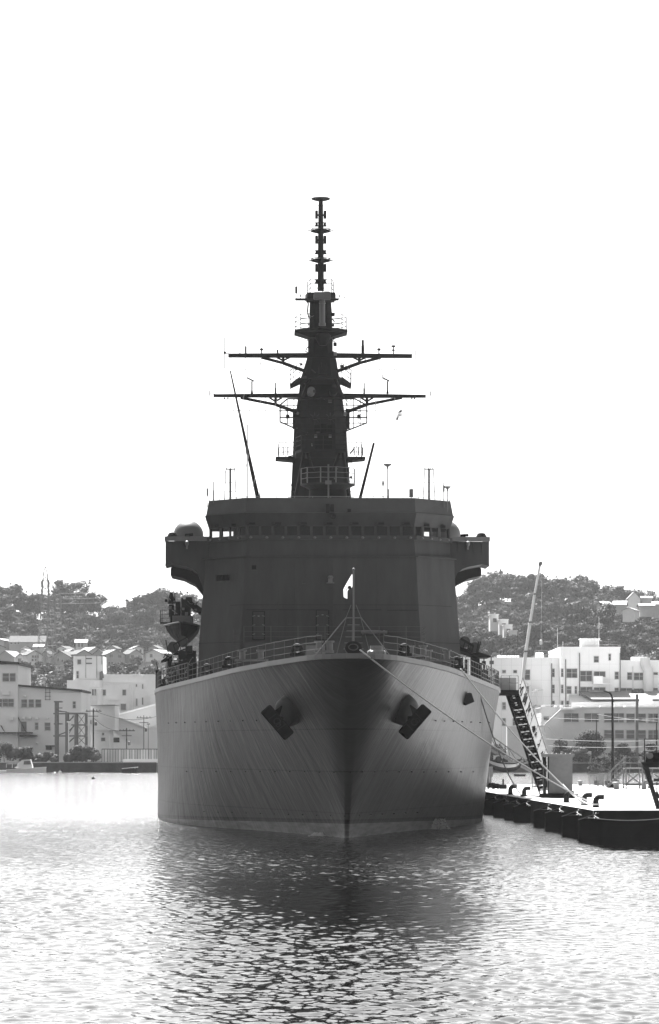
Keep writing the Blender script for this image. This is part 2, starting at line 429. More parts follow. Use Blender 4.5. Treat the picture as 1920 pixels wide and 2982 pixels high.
# chocks, bollards, hatches on the foredeck
def chock(px, py, D, s=1.):
    p = L(px, py, D); m = MB(); r = .27*s
    for t0 in range(12):
        pass
    m.path([(p.x+r*.75*math.cos(t), p.y, p.z+r+r*.85*math.sin(t)) for t in [2*math.pi*i/14 for i in range(15)]], .11*s, 8)
    m.box(p.x-r*1.4, p.x+r*1.4, p.y-.12, p.y+.25, p.z-.05, p.z+.1)
    return m.build('mooring_chock', DARK, ship)
for px, py, D in ((866,1908,157.5),(667,1943,171),(603,1962,182),(1178,1908,157.5),(1330,1943,171),(486,1996,198)): chock(px, py, D)
def bitts(px, py, D, w_=.9):
    p = L(px, py, D); m = MB()
    m.box(p.x-w_, p.x+w_, p.y-.25, p.y+.25, p.z, p.z+.1)
    for sx_ in (-.55, .55): m.lathe([(.16,.0),(.16,.5),(.24,.52),(.24,.6),(.0,.6)], (p.x+sx_*w_, p.y, p.z), 12)
    return m.build('mooring_bitts', NAVYL, ship)
bitts(733,1925,165); bitts(1275,1925,165); bitts(945,1900,160,.5); bitts(1215,1912,163,.6)
m = MB(); p = L(1000,1890,163)
m.box(-2.2, -1.2, 8, 9.2, zdeck(8), zdeck(8)+.9); m.build('windlass', GALV, ship); m = MB(); m.lathe([(.5,0),(.5,.6),(.35,.7),(.35,.9),(0,.9)], (-1.7+3.2, 8.6, zdeck(8)), 14)
m.build('capstan', GALV, ship)

# anchors and bolsters
def surf(px, py):
    lo, hi = 153., 215.
    side = -1 if px < 1010 else 1
    best = None
    for k in range(900):
        D = 153+k*.05; q = L(px, py, D)
        if q.z < 0: continue
        # half width at this y,z
        u = q.z/zdeck(max(q.y-2, 0)); a = q.y-stem(min(u, 1))
        if a <= 0: continue
        if abs(q.x) <= width(a, u): best = (D, q, side); break
    return best
for ax, ay, bxp, byp, ang in ((808,2104,846,2066,-49),(1209,2102,1174,2064,49)):
    D, q, side = surf(bxp, byp)
    bo = MB()
    # bolster: rounded horn standing out of the flare towards the camera, outwards and down
    axd = Vector((side*.62, -.62, -.42)).normalized()
    c = q-axd*1.1
    loops = []
    ux = Vector((side*.35, .35, -.87)); ux = (ux-axd*ux.dot(axd)).normalized(); uy = axd.cross(ux)
    for t, rr in ((0,1.0),(.5,.95),(1.0,.86),(1.35,.8),(1.6,.76),(1.72,.68),(1.75,.5)):
        loops.append([c+axd*t+(ux*math.cos(v)*1.2+uy*math.sin(v)*.85)*rr for v in [2*math.pi*i/24 for i in range(24)]])
    bo.loft(loops); bo.build('anchor_bolster', HULL, ship, smooth=True)
    Da = D-1.9
    cc = L(ax, ay, Da)
    a_ = MB(); ca, sa = math.cos(R(ang)), math.sin(R(ang))
    def T(u, v, w_): return cc+Vector((u*ca-v*sa, w_, u*sa+v*ca))
    # local u along the crown, v across
    out = []
    hw, hh, rc = .97, .33, .1
    for cxx, cyy, a0 in ((hw-rc, hh-rc, 0),(-hw+rc, hh-rc, 90),(-hw+rc, -hh+rc, 180),(hw-rc, -hh+rc, 270)):
        for k in range(4): t = R(a0+k*30); out.append((cxx+rc*math.cos(t), cyy+rc*math.sin(t)))
    s_in = [(x*.9, y*.85) for x, y in out]
    a_.loft([[T(x, y, -.22) for x, y in s_in], [T(x, y, -.14) for x, y in out], [T(x, y, .3) for x, y in out]])
    an = a_.build('anchor', BLACK, ship)
    r_ = MB()
    for u in (-.42, .3): r_.beam(T(u, -.26, -.24), T(u+.05, .26, -.24), .05, .05)
    r_.path([T(-.05+.16*math.cos(t), .02+.16*math.sin(t), -.25) for t in [2*math.pi*i/12 for i in range(13)]], .035)
    r_.path([T(.12+.1*math.cos(t), -.05+.12*math.sin(t), -.24) for t in [2*math.pi*i/12 for i in range(13)]], .03)
    r_.build('anchor_rib', DARK, an)
    s2 = MB()
    e1 = -side
    sg = -1 if side < 0 else 1
    s2.loft([[T(sg*.55, .25, -.1), T(sg*.15, .25, -.1), T(sg*.15, .25, .25), T(sg*.55, .25, .25)], [T(sg*.52, .75, 0), T(sg*.46, .75, 0), T(sg*.46, .75, .1), T(sg*.52, .75, .1)]])
    s2.beam(T(sg*.1, .0, .2), T(sg*.0, .3, 1.2), .22, .22)
    s2.beam(T(sg*.84, -.05, 0), T(sg*.95, -.02, 0), .1, .1); s2.beam(T(-sg*.84, -.05, 0), T(-sg*.95, -.02, 0), .1, .1)
    s2.build_each('anchor_shank', BLACK, an)
# side recess box to starboard of the picture
D, q, side = surf(1360, 2034)
m = MB(); m.loft([[q+Vector(v) for v in ((-.3,.3,-.35),(.35,.5,-.15),(.2,.5,.35),(-.45,.3,.2))], [q+Vector(v) for v in ((-.1,-.5,-.42),(.42,-.35,-.2),(.25,-.35,.3),(-.25,-.5,.12))]])
m.build('roller_fairlead', DARK, ship)
# draught studs, small fittings on the plating
st = MB()
def stud(px, py, r=.035):
    b = surf(px, py)
    if b: D, q, s_ = b; st.tube(q+Vector((0,.1,0)), q+Vector((s_*.04,-.06,0)), r)
for x in range(12): stud(545+x*43, 2247+(x > 8)*2)
for x in range(9): stud(492+[0,22,48,78,110,145,181,217,257][x], 2106-x)
for x in range(11): stud(596+x*41, 2364+x*1.3)
for x in range(10): stud(1054+x*36, 2248)
for x in range(7): stud(1268+x*26, 2099+x)
for x in range(6): stud(1045+x*34, 2374-x*1.5)
st.build_each('plating_stud', DARK, ship)
# water discharges
def spray(name, px, py, wpx, hpx, label, seed):
    b = surf(px, py) ; D, q, side = b; rr = random.Random(seed); m = MB(); c = W(q); c.z = 0
    for k in range(420):
        t = rr.random(); x = c.x+(rr.random()-.5)*wpx*D/F*(1.1-t*.6); z = t*t*hpx*D/F; y = c.y-.35-rr.random()*.5-(1-t)*.2
        s_ = rr.uniform(.01, .035)
        m.add([(x-s_,y,z-s_*.6),(x+s_,y+rr.uniform(-.05,.05),z-s_*.5),(x+s_*.7,y,z+s_),(x-s_*.6,y+.03,z+s_*.7)], [(0,1,2,3)])
    o = m.build(name, FOAM, None); tag(o, label, 'water spray', kind='stuff')
spray('discharge_spray', 930, 2428, 60, 9, 'thin sheet of discharge foam at the hull left of the stem', 1)
spray('discharge_spray', 1280, 2408, 62, 30, 'fan of discharge spray at the hull right of the stem', 2)

# ---- superstructure
CX = .2
def oct_(f, w, z, s0=52., s1=95., fy=2.8): return [(CX-f,s0,z),(CX+f,s0,z),(CX+w,s0+fy,z),(CX+w,s1,z),(CX-w,s1,z),(CX-w,s0+fy,z)]
m = MB(); m.loft([oct_(6.1,8.95,8.3), oct_(5.95,8.75,12.2), oct_(5.72,8.42,16.3), oct_(5.68,8.4,17.45)])
house = m.build('superstructure', NAVY, ship)
m = MB()                                                        # lower front deckhouse with its open deck
m.loft([[(CX-5.9,47.4,8.4),(CX+6.1,47.4,8.4),(CX+6.1,52.5,8.4),(CX-5.9,52.5,8.4)], [(CX-5.75,47.4,11.62),(CX+6.1,47.4,11.62),(CX+6.1,52.5,11.62),(CX-5.75,52.5,11.62)]])
m.build('front_deckhouse', NAVY, ship)
rail('deckhouse_railing', [(CX-5.75,47.5,11.62),(CX+6.05,47.5,11.62),(CX+6.05,51.5,11.62)], r=.012, mt=RAILM)
rail('deckhouse_railing', [(CX-5.75,51.5,11.62),(CX-5.75,47.5,11.62)], r=.012, mt=RAILM)
for px, D, z0, z1, wd in ((690,199.5,8.7,12.4,.5),(963,204.8,12.2,17.2,.34)):
    p = L(px, 1800, D); ld = MB()
    for s_ in (-1, 1): ld.tube((p.x+s_*wd/2, p.y, z0), (p.x+s_*wd/2, p.y, z1), .02)
    k = int((z1-z0)/.32)
    for i in range(k): ld.tube((p.x-wd/2, p.y, z0+.32*i+.1), (p.x+wd/2, p.y, z0+.32*i+.1), .016)
    ld.build('ladder', NAVY, ship)
sm = MB()                                                       # seams, ledges
for y_, w_ in ((1621,.07),): pass
def band(z, f, w, h, out, name, mt=NAVY):
    m = MB(); a = oct_(f+out, w+out, z, s0=52-out); b = oct_(f+out, w+out, z+h, s0=52-out); m.loft([a, b]); return m.build(name, mt, house)
band(17.42, 5.68, 8.4, .09, .14, 'ledge')
band(14.22, 5.84, 8.55, .025, .012, 'weld_seam', DARK); band(11.75, 5.98, 8.78, .025, .012, 'weld_seam', DARK)
m = MB()
for k in range(15):
    x = CX-5.3+k*.75; m.add([(x-.02,51.98,17.42),(x+.02,51.98,17.42),(x+.02,51.86,17.42),(x-.02,51.86,17.42),(x,51.98,17.18)], [(0,1,2,3),(0,4,1),(1,4,2),(2,4,3),(3,4,0)])
m.build_each('ledge_bracket', NAVY, house)
def door(px0, px1, py0, py1):
    a = L(px0, py1, 204.9); b = L(px1, py0, 204.9); m = MB()
    m.box(a.x, b.x, 51.84, 51.99, a.z, b.z)
    o = m.build('door', NAVY, house)
    m = MB()
    x0, x1, z0, z1 = a.x-.06, b.x+.06, a.z-.05, b.z+.05
    for q, r_ in (((x0,z0),(x1,z0)),((x1,z0),(x1,z1)),((x1,z1),(x0,z1)),((x0,z1),(x0,z0))): m.beam((q[0],51.86,q[1]), (r_[0],51.86,r_[1]), .07, .06)
    m.build('door_frame', DARK, o)
    m = MB()
    for k in range(3): z = z0+.35+k*.6; m.beam((x0-.02,51.8,z), (x0+.16,51.8,z+.04), .04, .04); m.beam((x1-.16,51.8,z+.04), (x1+.02,51.8,z), .04, .04)
    m.lathe([(0,0),(.07,.01),(.07,.06),(0,.07)], ((x0+x1)/2, 51.8, z1-.35), 8)
    m.build('dog_handle', NAVYL, o)
door(739,768,1783,1861); door(924,955,1779,1861)
m = MB(); a = L(1052,1840,204.5)
m.tube((a.x, 51.7, a.z), (a.x+1.75, 51.7, a.z-.02), .1, n=12); m.tube((a.x+.2, 51.7, a.z+.0), (a.x+1.3, 51.7, a.z-.02), .13, n=12)
for k in (.1, 1.5): m.box(a.x+k, a.x+k+.1, 51.7, 52, a.z-.15, a.z+.12)
m.build('davit_tube', NAVYL, house)
m = MB(); a = L(963,1690,204.5)
m.box(a.x-.14,a.x+.14,51.5,52,a.z-.12,a.z+.1); m.lathe([(.14,0),(.2,.12),(.1,.22),(0,.22)], (a.x,51.6,a.z+.1), 12); m.box(a.x-.25,a.x+.25,51.75,52,a.z-.18,a.z-.12)
m.build('floodlight', NAVYL, house)
m = MB(); a = L(740,1652,204.7); m.box(a.x-.22,a.x+.22,51.9,51.99,a.z-.2,a.z+.2); v = m.build('vent', NAVY, house)
m = MB(); m.box(a.x-.14,a.x+.14,51.86,51.93,a.z-.13,a.z+.13); m.build('grille', BLACK, v)
m = MB()
def fac(t, off, z, side=-1):                                   # point on the slanted side facet, t=0 at the outer end
    f, w_ = 5.75, 8.5
    p0 = Vector((CX+side*w_, 54.8, z)); p1 = Vector((CX+side*f, 52, z)); nn = Vector((side*2.8, -(w_-f), 0)).normalized()
    return p0.lerp(p1, t)+nn*off
for t0, t1 in ((.36,.50),(.52,.66)):
    m.loft([[fac(t0,.05,15.9),fac(t1,.05,15.9),fac(t1,.05,16.28),fac(t0,.05,16.28)],[fac(t0,.12,15.9),fac(t1,.12,15.9),fac(t1,.12,16.28),fac(t0,.12,16.28)]])
v = m.build('vent', BLACK, house)
m = MB()
for a, b in (((.34,15.85),(.68,15.85)),((.68,15.85),(.68,16.33)),((.68,16.33),(.34,16.33)),((.34,16.33),(.34,15.85))): m.beam(fac(a[0],.1,a[1]), fac(b[0],.1,b[1]), .05, .1)
m.build('vent_frame', NAVY, v)
m = MB()                                                        # handrails and small fittings on the front
for px0, px1, y in ((716,805,1776),(812,950,1776),(1000,1110,1776),(1128,1216,1777)):
    a = L(px0, y, 204.8); b = L(px1, y, 204.8); m.tube((a.x,51.8,a.z), (b.x,51.8,b.z), .02)
for px in (716,760,805,860,920,1000,1060,1110,1170,1216):
    a = L(px, 1776, 204.8); m.box(a.x-.02,a.x+.02,51.8,52,a.z-.02,a.z+.02)
m.build('grab_rail', DARK, house)

m = MB()                                                        # pipes, hose boxes and patches of newer paint
for px, y0, y1 in ((812,1860,1700),(1100,1860,1640),(860,1772,1640)):
    a = L(px,y0,204.8); b = L(px,y1,204.8); m.tube((a.x,51.93,a.z), (a.x,51.85,b.z), .025)
m.build_each('pipe_run', NAVY, house)
m = MB()
for px0, px1, y0, y1 in ((838,850,1800,1818),(1020,1034,1795,1812),(880,890,1690,1700)):
    a = L(px0,y1,204.8); b = L(px1,y0,204.8); m.box(a.x,b.x,51.78,51.97,a.z,b.z)
m.build_each('hose_box', NAVY, house)
m = MB()
for t0, t1, z0, z1 in ((.30,.44,12.6,15.4),(.60,.70,14.3,15.6),(.58,.66,12.9,14.1)):
    m.add([fac(t0,.045+.0*z0,z0)+Vector((0,-.06*(17-z0)*.25,0)),fac(t1,.045,z0)+Vector((0,-.06*(17-z0)*.25,0)),fac(t1,.045,z1)+Vector((0,-.06*(17-z1)*.25,0)),fac(t0,.045,z1)+Vector((0,-.06*(17-z1)*.25,0))], [(0,1,2,3)])
# ---- bridge
bz = [17.51, 18.55, 18.86, 19.47, 20.32, 21.32]
def ring(z0, z1, f0, w0, f1, w1, s1=57.6, th=.15, s0a=52., s0b=52.):
    m = MB(); A = oct_(f0,w0,z0,s0a,s1); B = oct_(f1,w1,z1,s0b,s1)
    m.loft([A, B], cap=False)
    A2 = oct_(f0-th,w0-th,z0,s0a+th,s1-th); B2 = oct_(f1-th,w1-th,z1,s0b+th,s1-th)
    m.loft([B2, A2], cap=False)
    nA = len(A)
    m.add(A+A2, [((i+1) % nA, i, nA+i, nA+(i+1) % nA) for i in range(nA)])
    m.add(B+B2, [(i, (i+1) % nA, nA+(i+1) % nA, nA+i) for i in range(nA)])
    return m
br = ring(bz[0], bz[1], 5.62, 8.15, 5.55, 8.1).build('bridge', NAVY, ship)
ring(bz[1], bz[2]-.02, 5.7, 8.25, 5.7, 8.25, s0a=51.85, s0b=51.85).build('sill_band', NAVY, br)
ring(bz[3], bz[4], 5.55, 8.1, 5.66, 8.38, s0b=51.6).build('upper_wall', NAVY, br)
pb = ring(bz[4]+.02, bz[5], 5.62, 8.3, 5.56, 8.12, s0a=51.65, s0b=51.75).build('bulwark', mat('bulwark paint', .045, .6, var=.15, spec=.15), br)
m = MB(); m.slab([(x, y) for x, y, z in oct_(5.4, 7.9, 0, 52.3, 57.4)], 20.0, 20.12); m.build('bridge_roof', DECK, br)
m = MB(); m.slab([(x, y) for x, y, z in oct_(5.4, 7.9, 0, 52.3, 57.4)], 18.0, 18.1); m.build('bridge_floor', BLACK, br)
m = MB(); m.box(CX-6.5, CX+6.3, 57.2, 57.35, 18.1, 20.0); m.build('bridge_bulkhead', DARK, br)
for s_ in (-1, 1):
    pass
# side walls of the window band and aft corner posts
m = MB()
for s_ in (-1, 1):
    x = CX+s_*8.03
    m.box(min(x, x-s_*.12), max(x, x-s_*.12), 54.95, 56.4, bz[2], bz[3])
m.build('side_wall', NAVY, br)
def polyseg():                                                  # window layout measured on the photo
    fl_, wl = 5.55, 8.1
    segs = []
    Lc = Vector((CX-wl, 54.8, 0)); A = Vector((CX-fl_, 52, 0)); B = Vector((CX+fl_, 52, 0)); Rc = Vector((CX+wl, 54.8, 0))
    segs.append((Lc, A, [(.035,.27),(.34,.53),(.555,.735),(.80,.965)]))
    n_ = 13; fw = []
    for k in range(n_): t0 = (k+.11)/n_; fw.append((t0, t0+.79/n_))
    segs.append((A, B, fw))
    segs.append((B, Rc, [(.035,.2),(.27,.45),(.49,.66),(.74,.965)]))
    return segs
pm = MB()
for a, b, wins in polyseg():
    d_ = (b-a).normalized(); nn = Vector((d_.y, -d_.x, 0))
    edges = [0]+[t for w_ in wins for t in w_]+[1]
    def blk(M_, t0, t1, z0, z1, o0, o1):
        q = [a.lerp(b, t0), a.lerp(b, t1)]
        M_.loft([[q[0]+nn*o0+Vector((0,0,z)), q[1]+nn*o0+Vector((0,0,z)), q[1]+nn*o1+Vector((0,0,z)), q[0]+nn*o1+Vector((0,0,z))] for z in (z0, z1)])
    for i in range(0, len(edges), 2): blk(pm, edges[i], edges[i+1], bz[2]-.02, bz[3], .0, -.12)
    for t0, t1 in wins:
        wm = MB(); blk(wm, t0-.001, t1+.001, bz[2]-.01, bz[3]-.01, -.05, -.07); wo = wm.build('bridge_window', GLASS, br)
pm.build_each('window_post', NAVY, br)
wp = MB()                                                       # wipers above the windows, studs on the band
for k in range(13):
    if k % 2 == 0:
        wp = MB(); x = CX-5.55+11.1*(k+.4)/13
        wp.box(x-.2, x+.2, 51.55, 51.85, bz[3]+.05, bz[3]+.2); wp.path([(x-.3,51.5,bz[3]+.22),(x-.42,51.5,bz[3]+.1),(x-.35,51.5,bz[3]+.05),(x-.2,51.5,bz[3]+.08)], .02); wp.beam((x,51.8,bz[3]+.05), (x-.15,51.85,bz[3]-.35), .02, .02); wp.build('wiper', DARK, br)
for s_ in (-1, 1):
    for t in (.2, .65):
        wp = MB()
        p = Vector((CX+s_*8.1, 54.8, 0)).lerp(Vector((CX+s_*5.55, 52, 0)), t); wp.box(p.x-.15, p.x+.15, p.y-.45, p.y-.1, bz[3]+.02, bz[3]+.18); wp.build('wiper', DARK, br)
sb = MB()
for k in range(11): x = CX-5.3+k*1.06; sb.lathe([(0,0),(.09,.02),(.1,.1),(0,.16)], (x, 51.84, 18.62), 8)
for s_ in (-1, 1):
    for t in (.12,.36,.6,.84): p = Vector((CX+s_*8.3, 54.8, 0)).lerp(Vector((CX+s_*5.7, 51.85, 0)), t); sb.lathe([(0,0),(.09,.02),(.1,.1),(0,.16)], (p.x, p.y-.05, 18.62), 8)
sb.build_each('vent_knob', NAVYL, br)
m = MB(); a = L(955,1482,204); m.box(a.x-.13,a.x+.1,51.2,51.6,a.z-.28,a.z+.35); m.box(a.x+.2,a.x+.42,51.3,51.6,a.z-.15,a.z+.33)
a = L(973,1503,204); m.tube((a.x,51.55,a.z), (a.x,51.1,a.z), .17, .15, 14); a = L(1018,1485,204); m.box(a.x-.12,a.x+.12,51.3,51.6,a.z-.12,a.z+.1)
m.build('signal_horn', DARK, br)
rail('bulwark_rail', [(CX-8.1,57.4,21.32),(CX-8.1,54.9,21.32),(CX-5.56,51.9,21.32),(CX+5.56,51.9,21.32),(CX+8.1,54.9,21.32),(CX+8.1,57.4,21.32)], h=.1, lines=1, r=.018, step=1.2, parent=br)

# ---- bridge wings
for s_ in (-1, 1):
    X0 = CX+s_*8.1
    xo = s_*10.9+.06
    prof = [(X0,18.66),(xo,18.64),(xo,17.15),(xo+s_*.02,17.0),(xo-s_*.45,17.12),(xo-s_*1.35,16.95),(xo-s_*1.8,16.8),(xo-s_*2.15,16.5),(xo-s_*2.35,16.0),(CX+s_*8.46,15.3),(X0,15.2)]
    if s_ > 0: prof = prof[::-1]
    m = MB(); m.prism(prof, 55.0, 58.6); wing = m.build('bridge_wing', NAVY, ship)
    m = MB(); m.box(min(X0,xo+s_*.05), max(X0,xo+s_*.05), 54.9, 55.05, 18.66, 18.96); m.box(min(xo-s_*.1,xo+s_*.05), max(xo-s_*.1,xo+s_*.05), 55.05, 60, 18.66, 18.96)
    m.build('parapet', NAVYL, wing)  # same paint as the wing, lightened for the light it catches
    m = MB(); m.box(min(X0,xo), max(X0,xo), 58.6, 77, 18.45, 18.6); m.build('wing_deck', NAVY, wing)
    m = MB()
    pr2 = [(xo-s_*.25,17.0),(xo-s_*.25,16.55),(xo-s_*1.1,16.35),(xo-s_*1.9,15.95),(xo-s_*2.3,15.45),(CX+s_*8.4,15.0),(CX+s_*8.1,15.0),(CX+s_*8.1,17.4),(xo-s_*.5,17.4)]
    if s_ > 0: pr2 = pr2[::-1]
    m.prism(pr2, 58.7, 63); m.build('sponson', DARK, wing)
    m = MB()
    for k in range(4):
        x = xo-s_*(.5+k*.53)
        m.add([(x-.02,54.98,18.6),(x+.02,54.98,18.6),(x+.02,54.75,18.6),(x-.02,54.75,18.6),(x,54.98,17.7)], [(0,1,2,3),(0,4,1),(1,4,2),(2,4,3),(3,4,0)])
    m.build_each('wing_bracket', NAVY, wing)
    m = MB()
    x = xo-s_*1.45
    m.lathe([(0,0),(.08,.02),(.13,.12),(.13,.3),(.05,.36),(0,.38)], (x, 54.7, 18.3), 10); m.box(x-.03, x+.03, 54.7, 55, 18.6, 18.7); m.box(x-.06,x+.06,54.65,54.75,18.1,18.3)
    m.build('navigation_light', GALV, wing)
    m = MB(); x = xo-s_*.45
    m.tube((x, 56, 18.95), (x, 56, 19.25), .03); m.lathe([(.36,0),(.36,.1),(.25,.3),(0,.38)], (x, 56, 18.96), 14); m.build('pelorus', DARK, wing)
    m = MB(); x = xo-s_*1.6
    m.tube((x-.25,55.6,19.1), (x+.25,55.6,19.12), .1); m.tube((x,55.6,18.96),(x,55.6,19.1),.05); m.tube((x-.28,55.45,19.05), (x-.05,55.5,19.05), .12); m.build('binocular', BLACK, wing)
    # radome
    q = L(549 if s_ < 0 else 1298, 1559, 225)
    m = MB(); prof = [(.75,-1.35),(.75,-.95)]+[(1.1*math.cos(R(t)), 1.1*math.sin(R(t))) for t in range(-55, 91, 8)]+[(.0,1.1)]
    m.lathe([(max(r,.001), z) for r, z in prof], q, 28); m.build('radome', RADOME, ship, smooth=True)
# ---- mast
DM = 225.
def ml(y, xl, xr, D=DM, dep=None, ch=.22):
    a = L(xl, y, D); b = L(xr, y, D); wd = b.x-a.x; dp = dep if dep else wd*.8; c = ch*wd
    y0 = a.y
    return [(a.x+c,y0,a.z),(b.x-c,y0,a.z),(b.x,y0+c,a.z),(b.x,y0+dp-c,a.z),(b.x-c,y0+dp,a.z),(a.x+c,y0+dp,a.z),(a.x,y0+dp-c,a.z),(a.x,y0+c,a.z)]
m = MB()
m.loft([ml(1640,842,1033), ml(1450,848,1025), ml(1340,853,1015), ml(1230,858,1010), ml(1150,869,998)])
mast = m.build('mast', DARK, ship)
m = MB(); m.loft([ml(1150.5,869,998), ml(1142,871,996), ml(1100,876,990), ml(1046,893,981), ml(1020,898,970), ml(976,898,970)]); m.build('mast_column', DARK, mast)
m = MB(); m.loft([ml(976,901,968,dep=1.5), ml(912,902,968,dep=1.5), ml(870,903,965,dep=1.4)]); m.build('mast_column', DARK, mast)
for s_ in (-1, 1):                                               # small steps on the mast sides
    m = MB(); a = L(936+s_*77, 1190, DM+1); m.box(a.x-.15, a.x+.15, a.y, a.y+1, a.z-1.4, a.z); m.build('cable_trunk', DARK, mast)
def plat(name, pts_px, y0, y1, D0, parent=mast, mt=DARK):
    # outline in (px, metres aft of D0), flat slab between photo heights y0 (top) and y1
    m = MB(); poly = []
    for px, dy in pts_px:
        q = L(px, y0, D0); poly.append((q.x, q.y+dy))
    z1 = L(936, y0, D0).z; z0 = L(936, y1, D0).z
    m.slab(poly, z0, z1); return m.build(name, mt, parent), z1
# upper lookout platform
o_, z = plat('platform', [(904,0),(966,0),(1014,1.1),(1014,3.2),(859,3.2),(859,1.1)], 953, 961, 223)
m = MB(); q = lambda px, y, dy: Vector((L(px,y,223).x, L(px,y,223).y+dy, L(px,y,223).z))
m.loft([[q(904,975,1.2),q(966,975,1.2),q(966,975,3),q(904,975,3)], [q(861,961,1.0),q(1012,961,1.0),q(1012,961,3.1),q(861,961,3.1)]]); m.build('platform_gusset', DARK, mast)
def prail(px_list, D0, z, h, **k):
    pts = []
    for px, dy in px_list: a = L(px, 1000, D0); pts.append((a.x, a.y+dy, z))
    return rail('platform_railing', pts, h=h, r=.024, pr=.03, mt=DARK, parent=mast, **k)
prail([(900,3.1),(861,3.1),(861,1.1),(904,.05),(966,.05),(1012,1.1),(1012,3.1),(970,3.1)], 223, z, 1.05)
# head platform
o_, z = plat('platform', [(895,0),(977,0),(980,1.5),(890,1.5)], 851, 868, 224)
plat('platform', [(895,0.1),(977,.1),(975,1.4),(893,1.4)], 868.4, 873, 224)
prail([(897,1.4),(897,0),(973,0),(973,1.4)], 224, z, .95)
m = MB()
for x0, x1 in ((860,894),(975,987)): a = L(x0,872,224.5); b = L(x1,872,224.5); m.box(a.x, b.x, a.y, a.y+.2, a.z-.05, a.z+.1)
for px, y0, y1, r in ((863,834,870,.09),(876,857,870,.05),(988,857,870,.05)):
    a = L(px, y1, 224.6); b = L(px, y0, 224.6); m.tube(a, b, .02); m.tube(a.lerp(b,.45), b, r)
a = L(987,865,224.6); b = L(1004,865,224.6); m.tube(a, b, .015); m.tube(b-Vector((0,0,.05)), b+Vector((0,0,.05)), .04)
m.path([L(896,875,224.5),L(898,885,224.5),L(896,905,224.5),L(899,925,224.5)], .05)
m.build_each('small_antenna', DARK, mast)
# white search radar housing on its pedestal, in front of the column
m = MB(); c = L(939, 872, 222.3)
m.loft([[(c.x+x*sx_, c.y+y*sy_, c.z+zz) for x, y in ((-.62,-.35),(.62,-.35),(.62,.35),(-.62,.35))] for zz, sx_, sy_ in ((0,.95,.9),(.12,1,1),(.38,1,1),(.5,.93,.9),(.56,.8,.7))])
rd = m.build('radar_housing', RADOME, mast)
m = MB(); m.tube(L(939,942,222.4), L(939,872,222.4), .2, n=12); m.tube(L(939,950,222.4), L(939,940,222.4), .25, n=12); m.tube(L(939,884,222.4), L(939,881,222.4), .24, n=12)
m.build('radar_pedestal', RADOME, mast); m = MB(); a = L(939,950,222.5); m.box(a.x-.3,a.x+.3,a.y-.2,a.y+1.5,a.z-.08,a.z); m.build('pedestal_bracket', DARK, mast)
# pole mast with stacked antennas
pm_ = MB(); cx = L(934.5, 700, 225.6)
def pz(y): return L(934, y, 225.6).z
pm_.loft([[(cx.x+r*math.cos(t), cx.y+r*math.sin(t), pz(y)) for t in [2*math.pi*i/12 for i in range(12)]] for y, r in ((852,.24),(720,.21),(600,.17),(584,.15))])
pm_.lathe([(.13,0),(.19,.03),(.19,.07),(.13,.1)], (cx.x,cx.y,pz(600)), 12); pm_.lathe([(.13,0),(.17,.02),(.17,.05),(.13,.07)], (cx.x,cx.y,pz(604.5)), 12)
pole = pm_.build('pole_mast', DARK, mast)
m = MB(); m.lathe([(.02,-.08),(.4,-.04),(.66,.04),(.7,.1),(.6,.16),(.3,.19),(.0,.2)], (cx.x,cx.y,pz(582)), 30); m.build('disc_antenna', DARK, pole)
for y in (625, 698, 780):                                        # paired upright antennas
    for s_ in (-1, 1):
        m = MB(); x = cx.x+s_*.31
        m.loft([[(x-.1,cx.y-.14,pz(y+11)),(x+.1,cx.y-.14,pz(y+11)),(x+.1,cx.y+.14,pz(y+11)),(x-.1,cx.y+.14,pz(y+11))],
                [(x-.1,cx.y-.14,pz(y-10)),(x+.1,cx.y-.14,pz(y-10)),(x+.1,cx.y+.14,pz(y-10)),(x-.1,cx.y+.14,pz(y-10))],
                [(x-.04,cx.y-.1,pz(y-12)),(x+.04,cx.y-.1,pz(y-12)),(x+.04,cx.y+.1,pz(y-12)),(x-.04,cx.y+.1,pz(y-12))]])
        m.beam((cx.x, cx.y, pz(y+1)), (x, cx.y, pz(y+1)), .12, .12); m.build('panel_antenna', DARK, pole)
for y in (652, 733, 818):
    for s_ in (-1, 1):
        m = MB(); x = cx.x+s_*.3
        m.tube((x,cx.y,pz(y+4)), (x,cx.y,pz(y-4)), .1); m.box(x-.13,x+.13,cx.y-.12,cx.y+.12,pz(y+7),pz(y+4)); m.box(x-.12,x+.12,cx.y-.1,cx.y+.1,pz(y-3),pz(y-4.6)); m.beam((cx.x,cx.y,pz(y+7)),(x,cx.y,pz(y+6)),.08,.06)
        m.build('mast_lamp', DARK, pole)
for y in (671, 757):                                             # cross-shaped arrays
    m = MB(); r0, r1 = .18, 1.0
    m.lathe([(r0,-.16*1.3),(.3,-.2),(.62,.04),(.5,.08),(r0,-.02)], (cx.x,cx.y,pz(y)), 8)
    for k in range(8):
        t = k*math.pi/4; c_, s2 = math.cos(t), math.sin(t)
        m.add([(cx.x+.2*c_-.03*s2,cx.y+.2*s2+.03*c_,pz(y)-.22),(cx.x+.2*c_+.03*s2,cx.y+.2*s2-.03*c_,pz(y)-.22),(cx.x+.97*c_,cx.y+.97*s2,pz(y)-.01),(cx.x+.97*c_,cx.y+.97*s2,pz(y)+.03),(cx.x+.2*c_,cx.y+.2*s2,pz(y)-.05)], [(0,1,2),(0,2,3,4),(1,4,3,2)])
    m.path([(cx.x+.72*math.cos(2*math.pi*i/16), cx.y+.72*math.sin(2*math.pi*i/16), pz(y)+.08) for i in range(17)], .03)
    m.build('ring_antenna', DARK, pole)
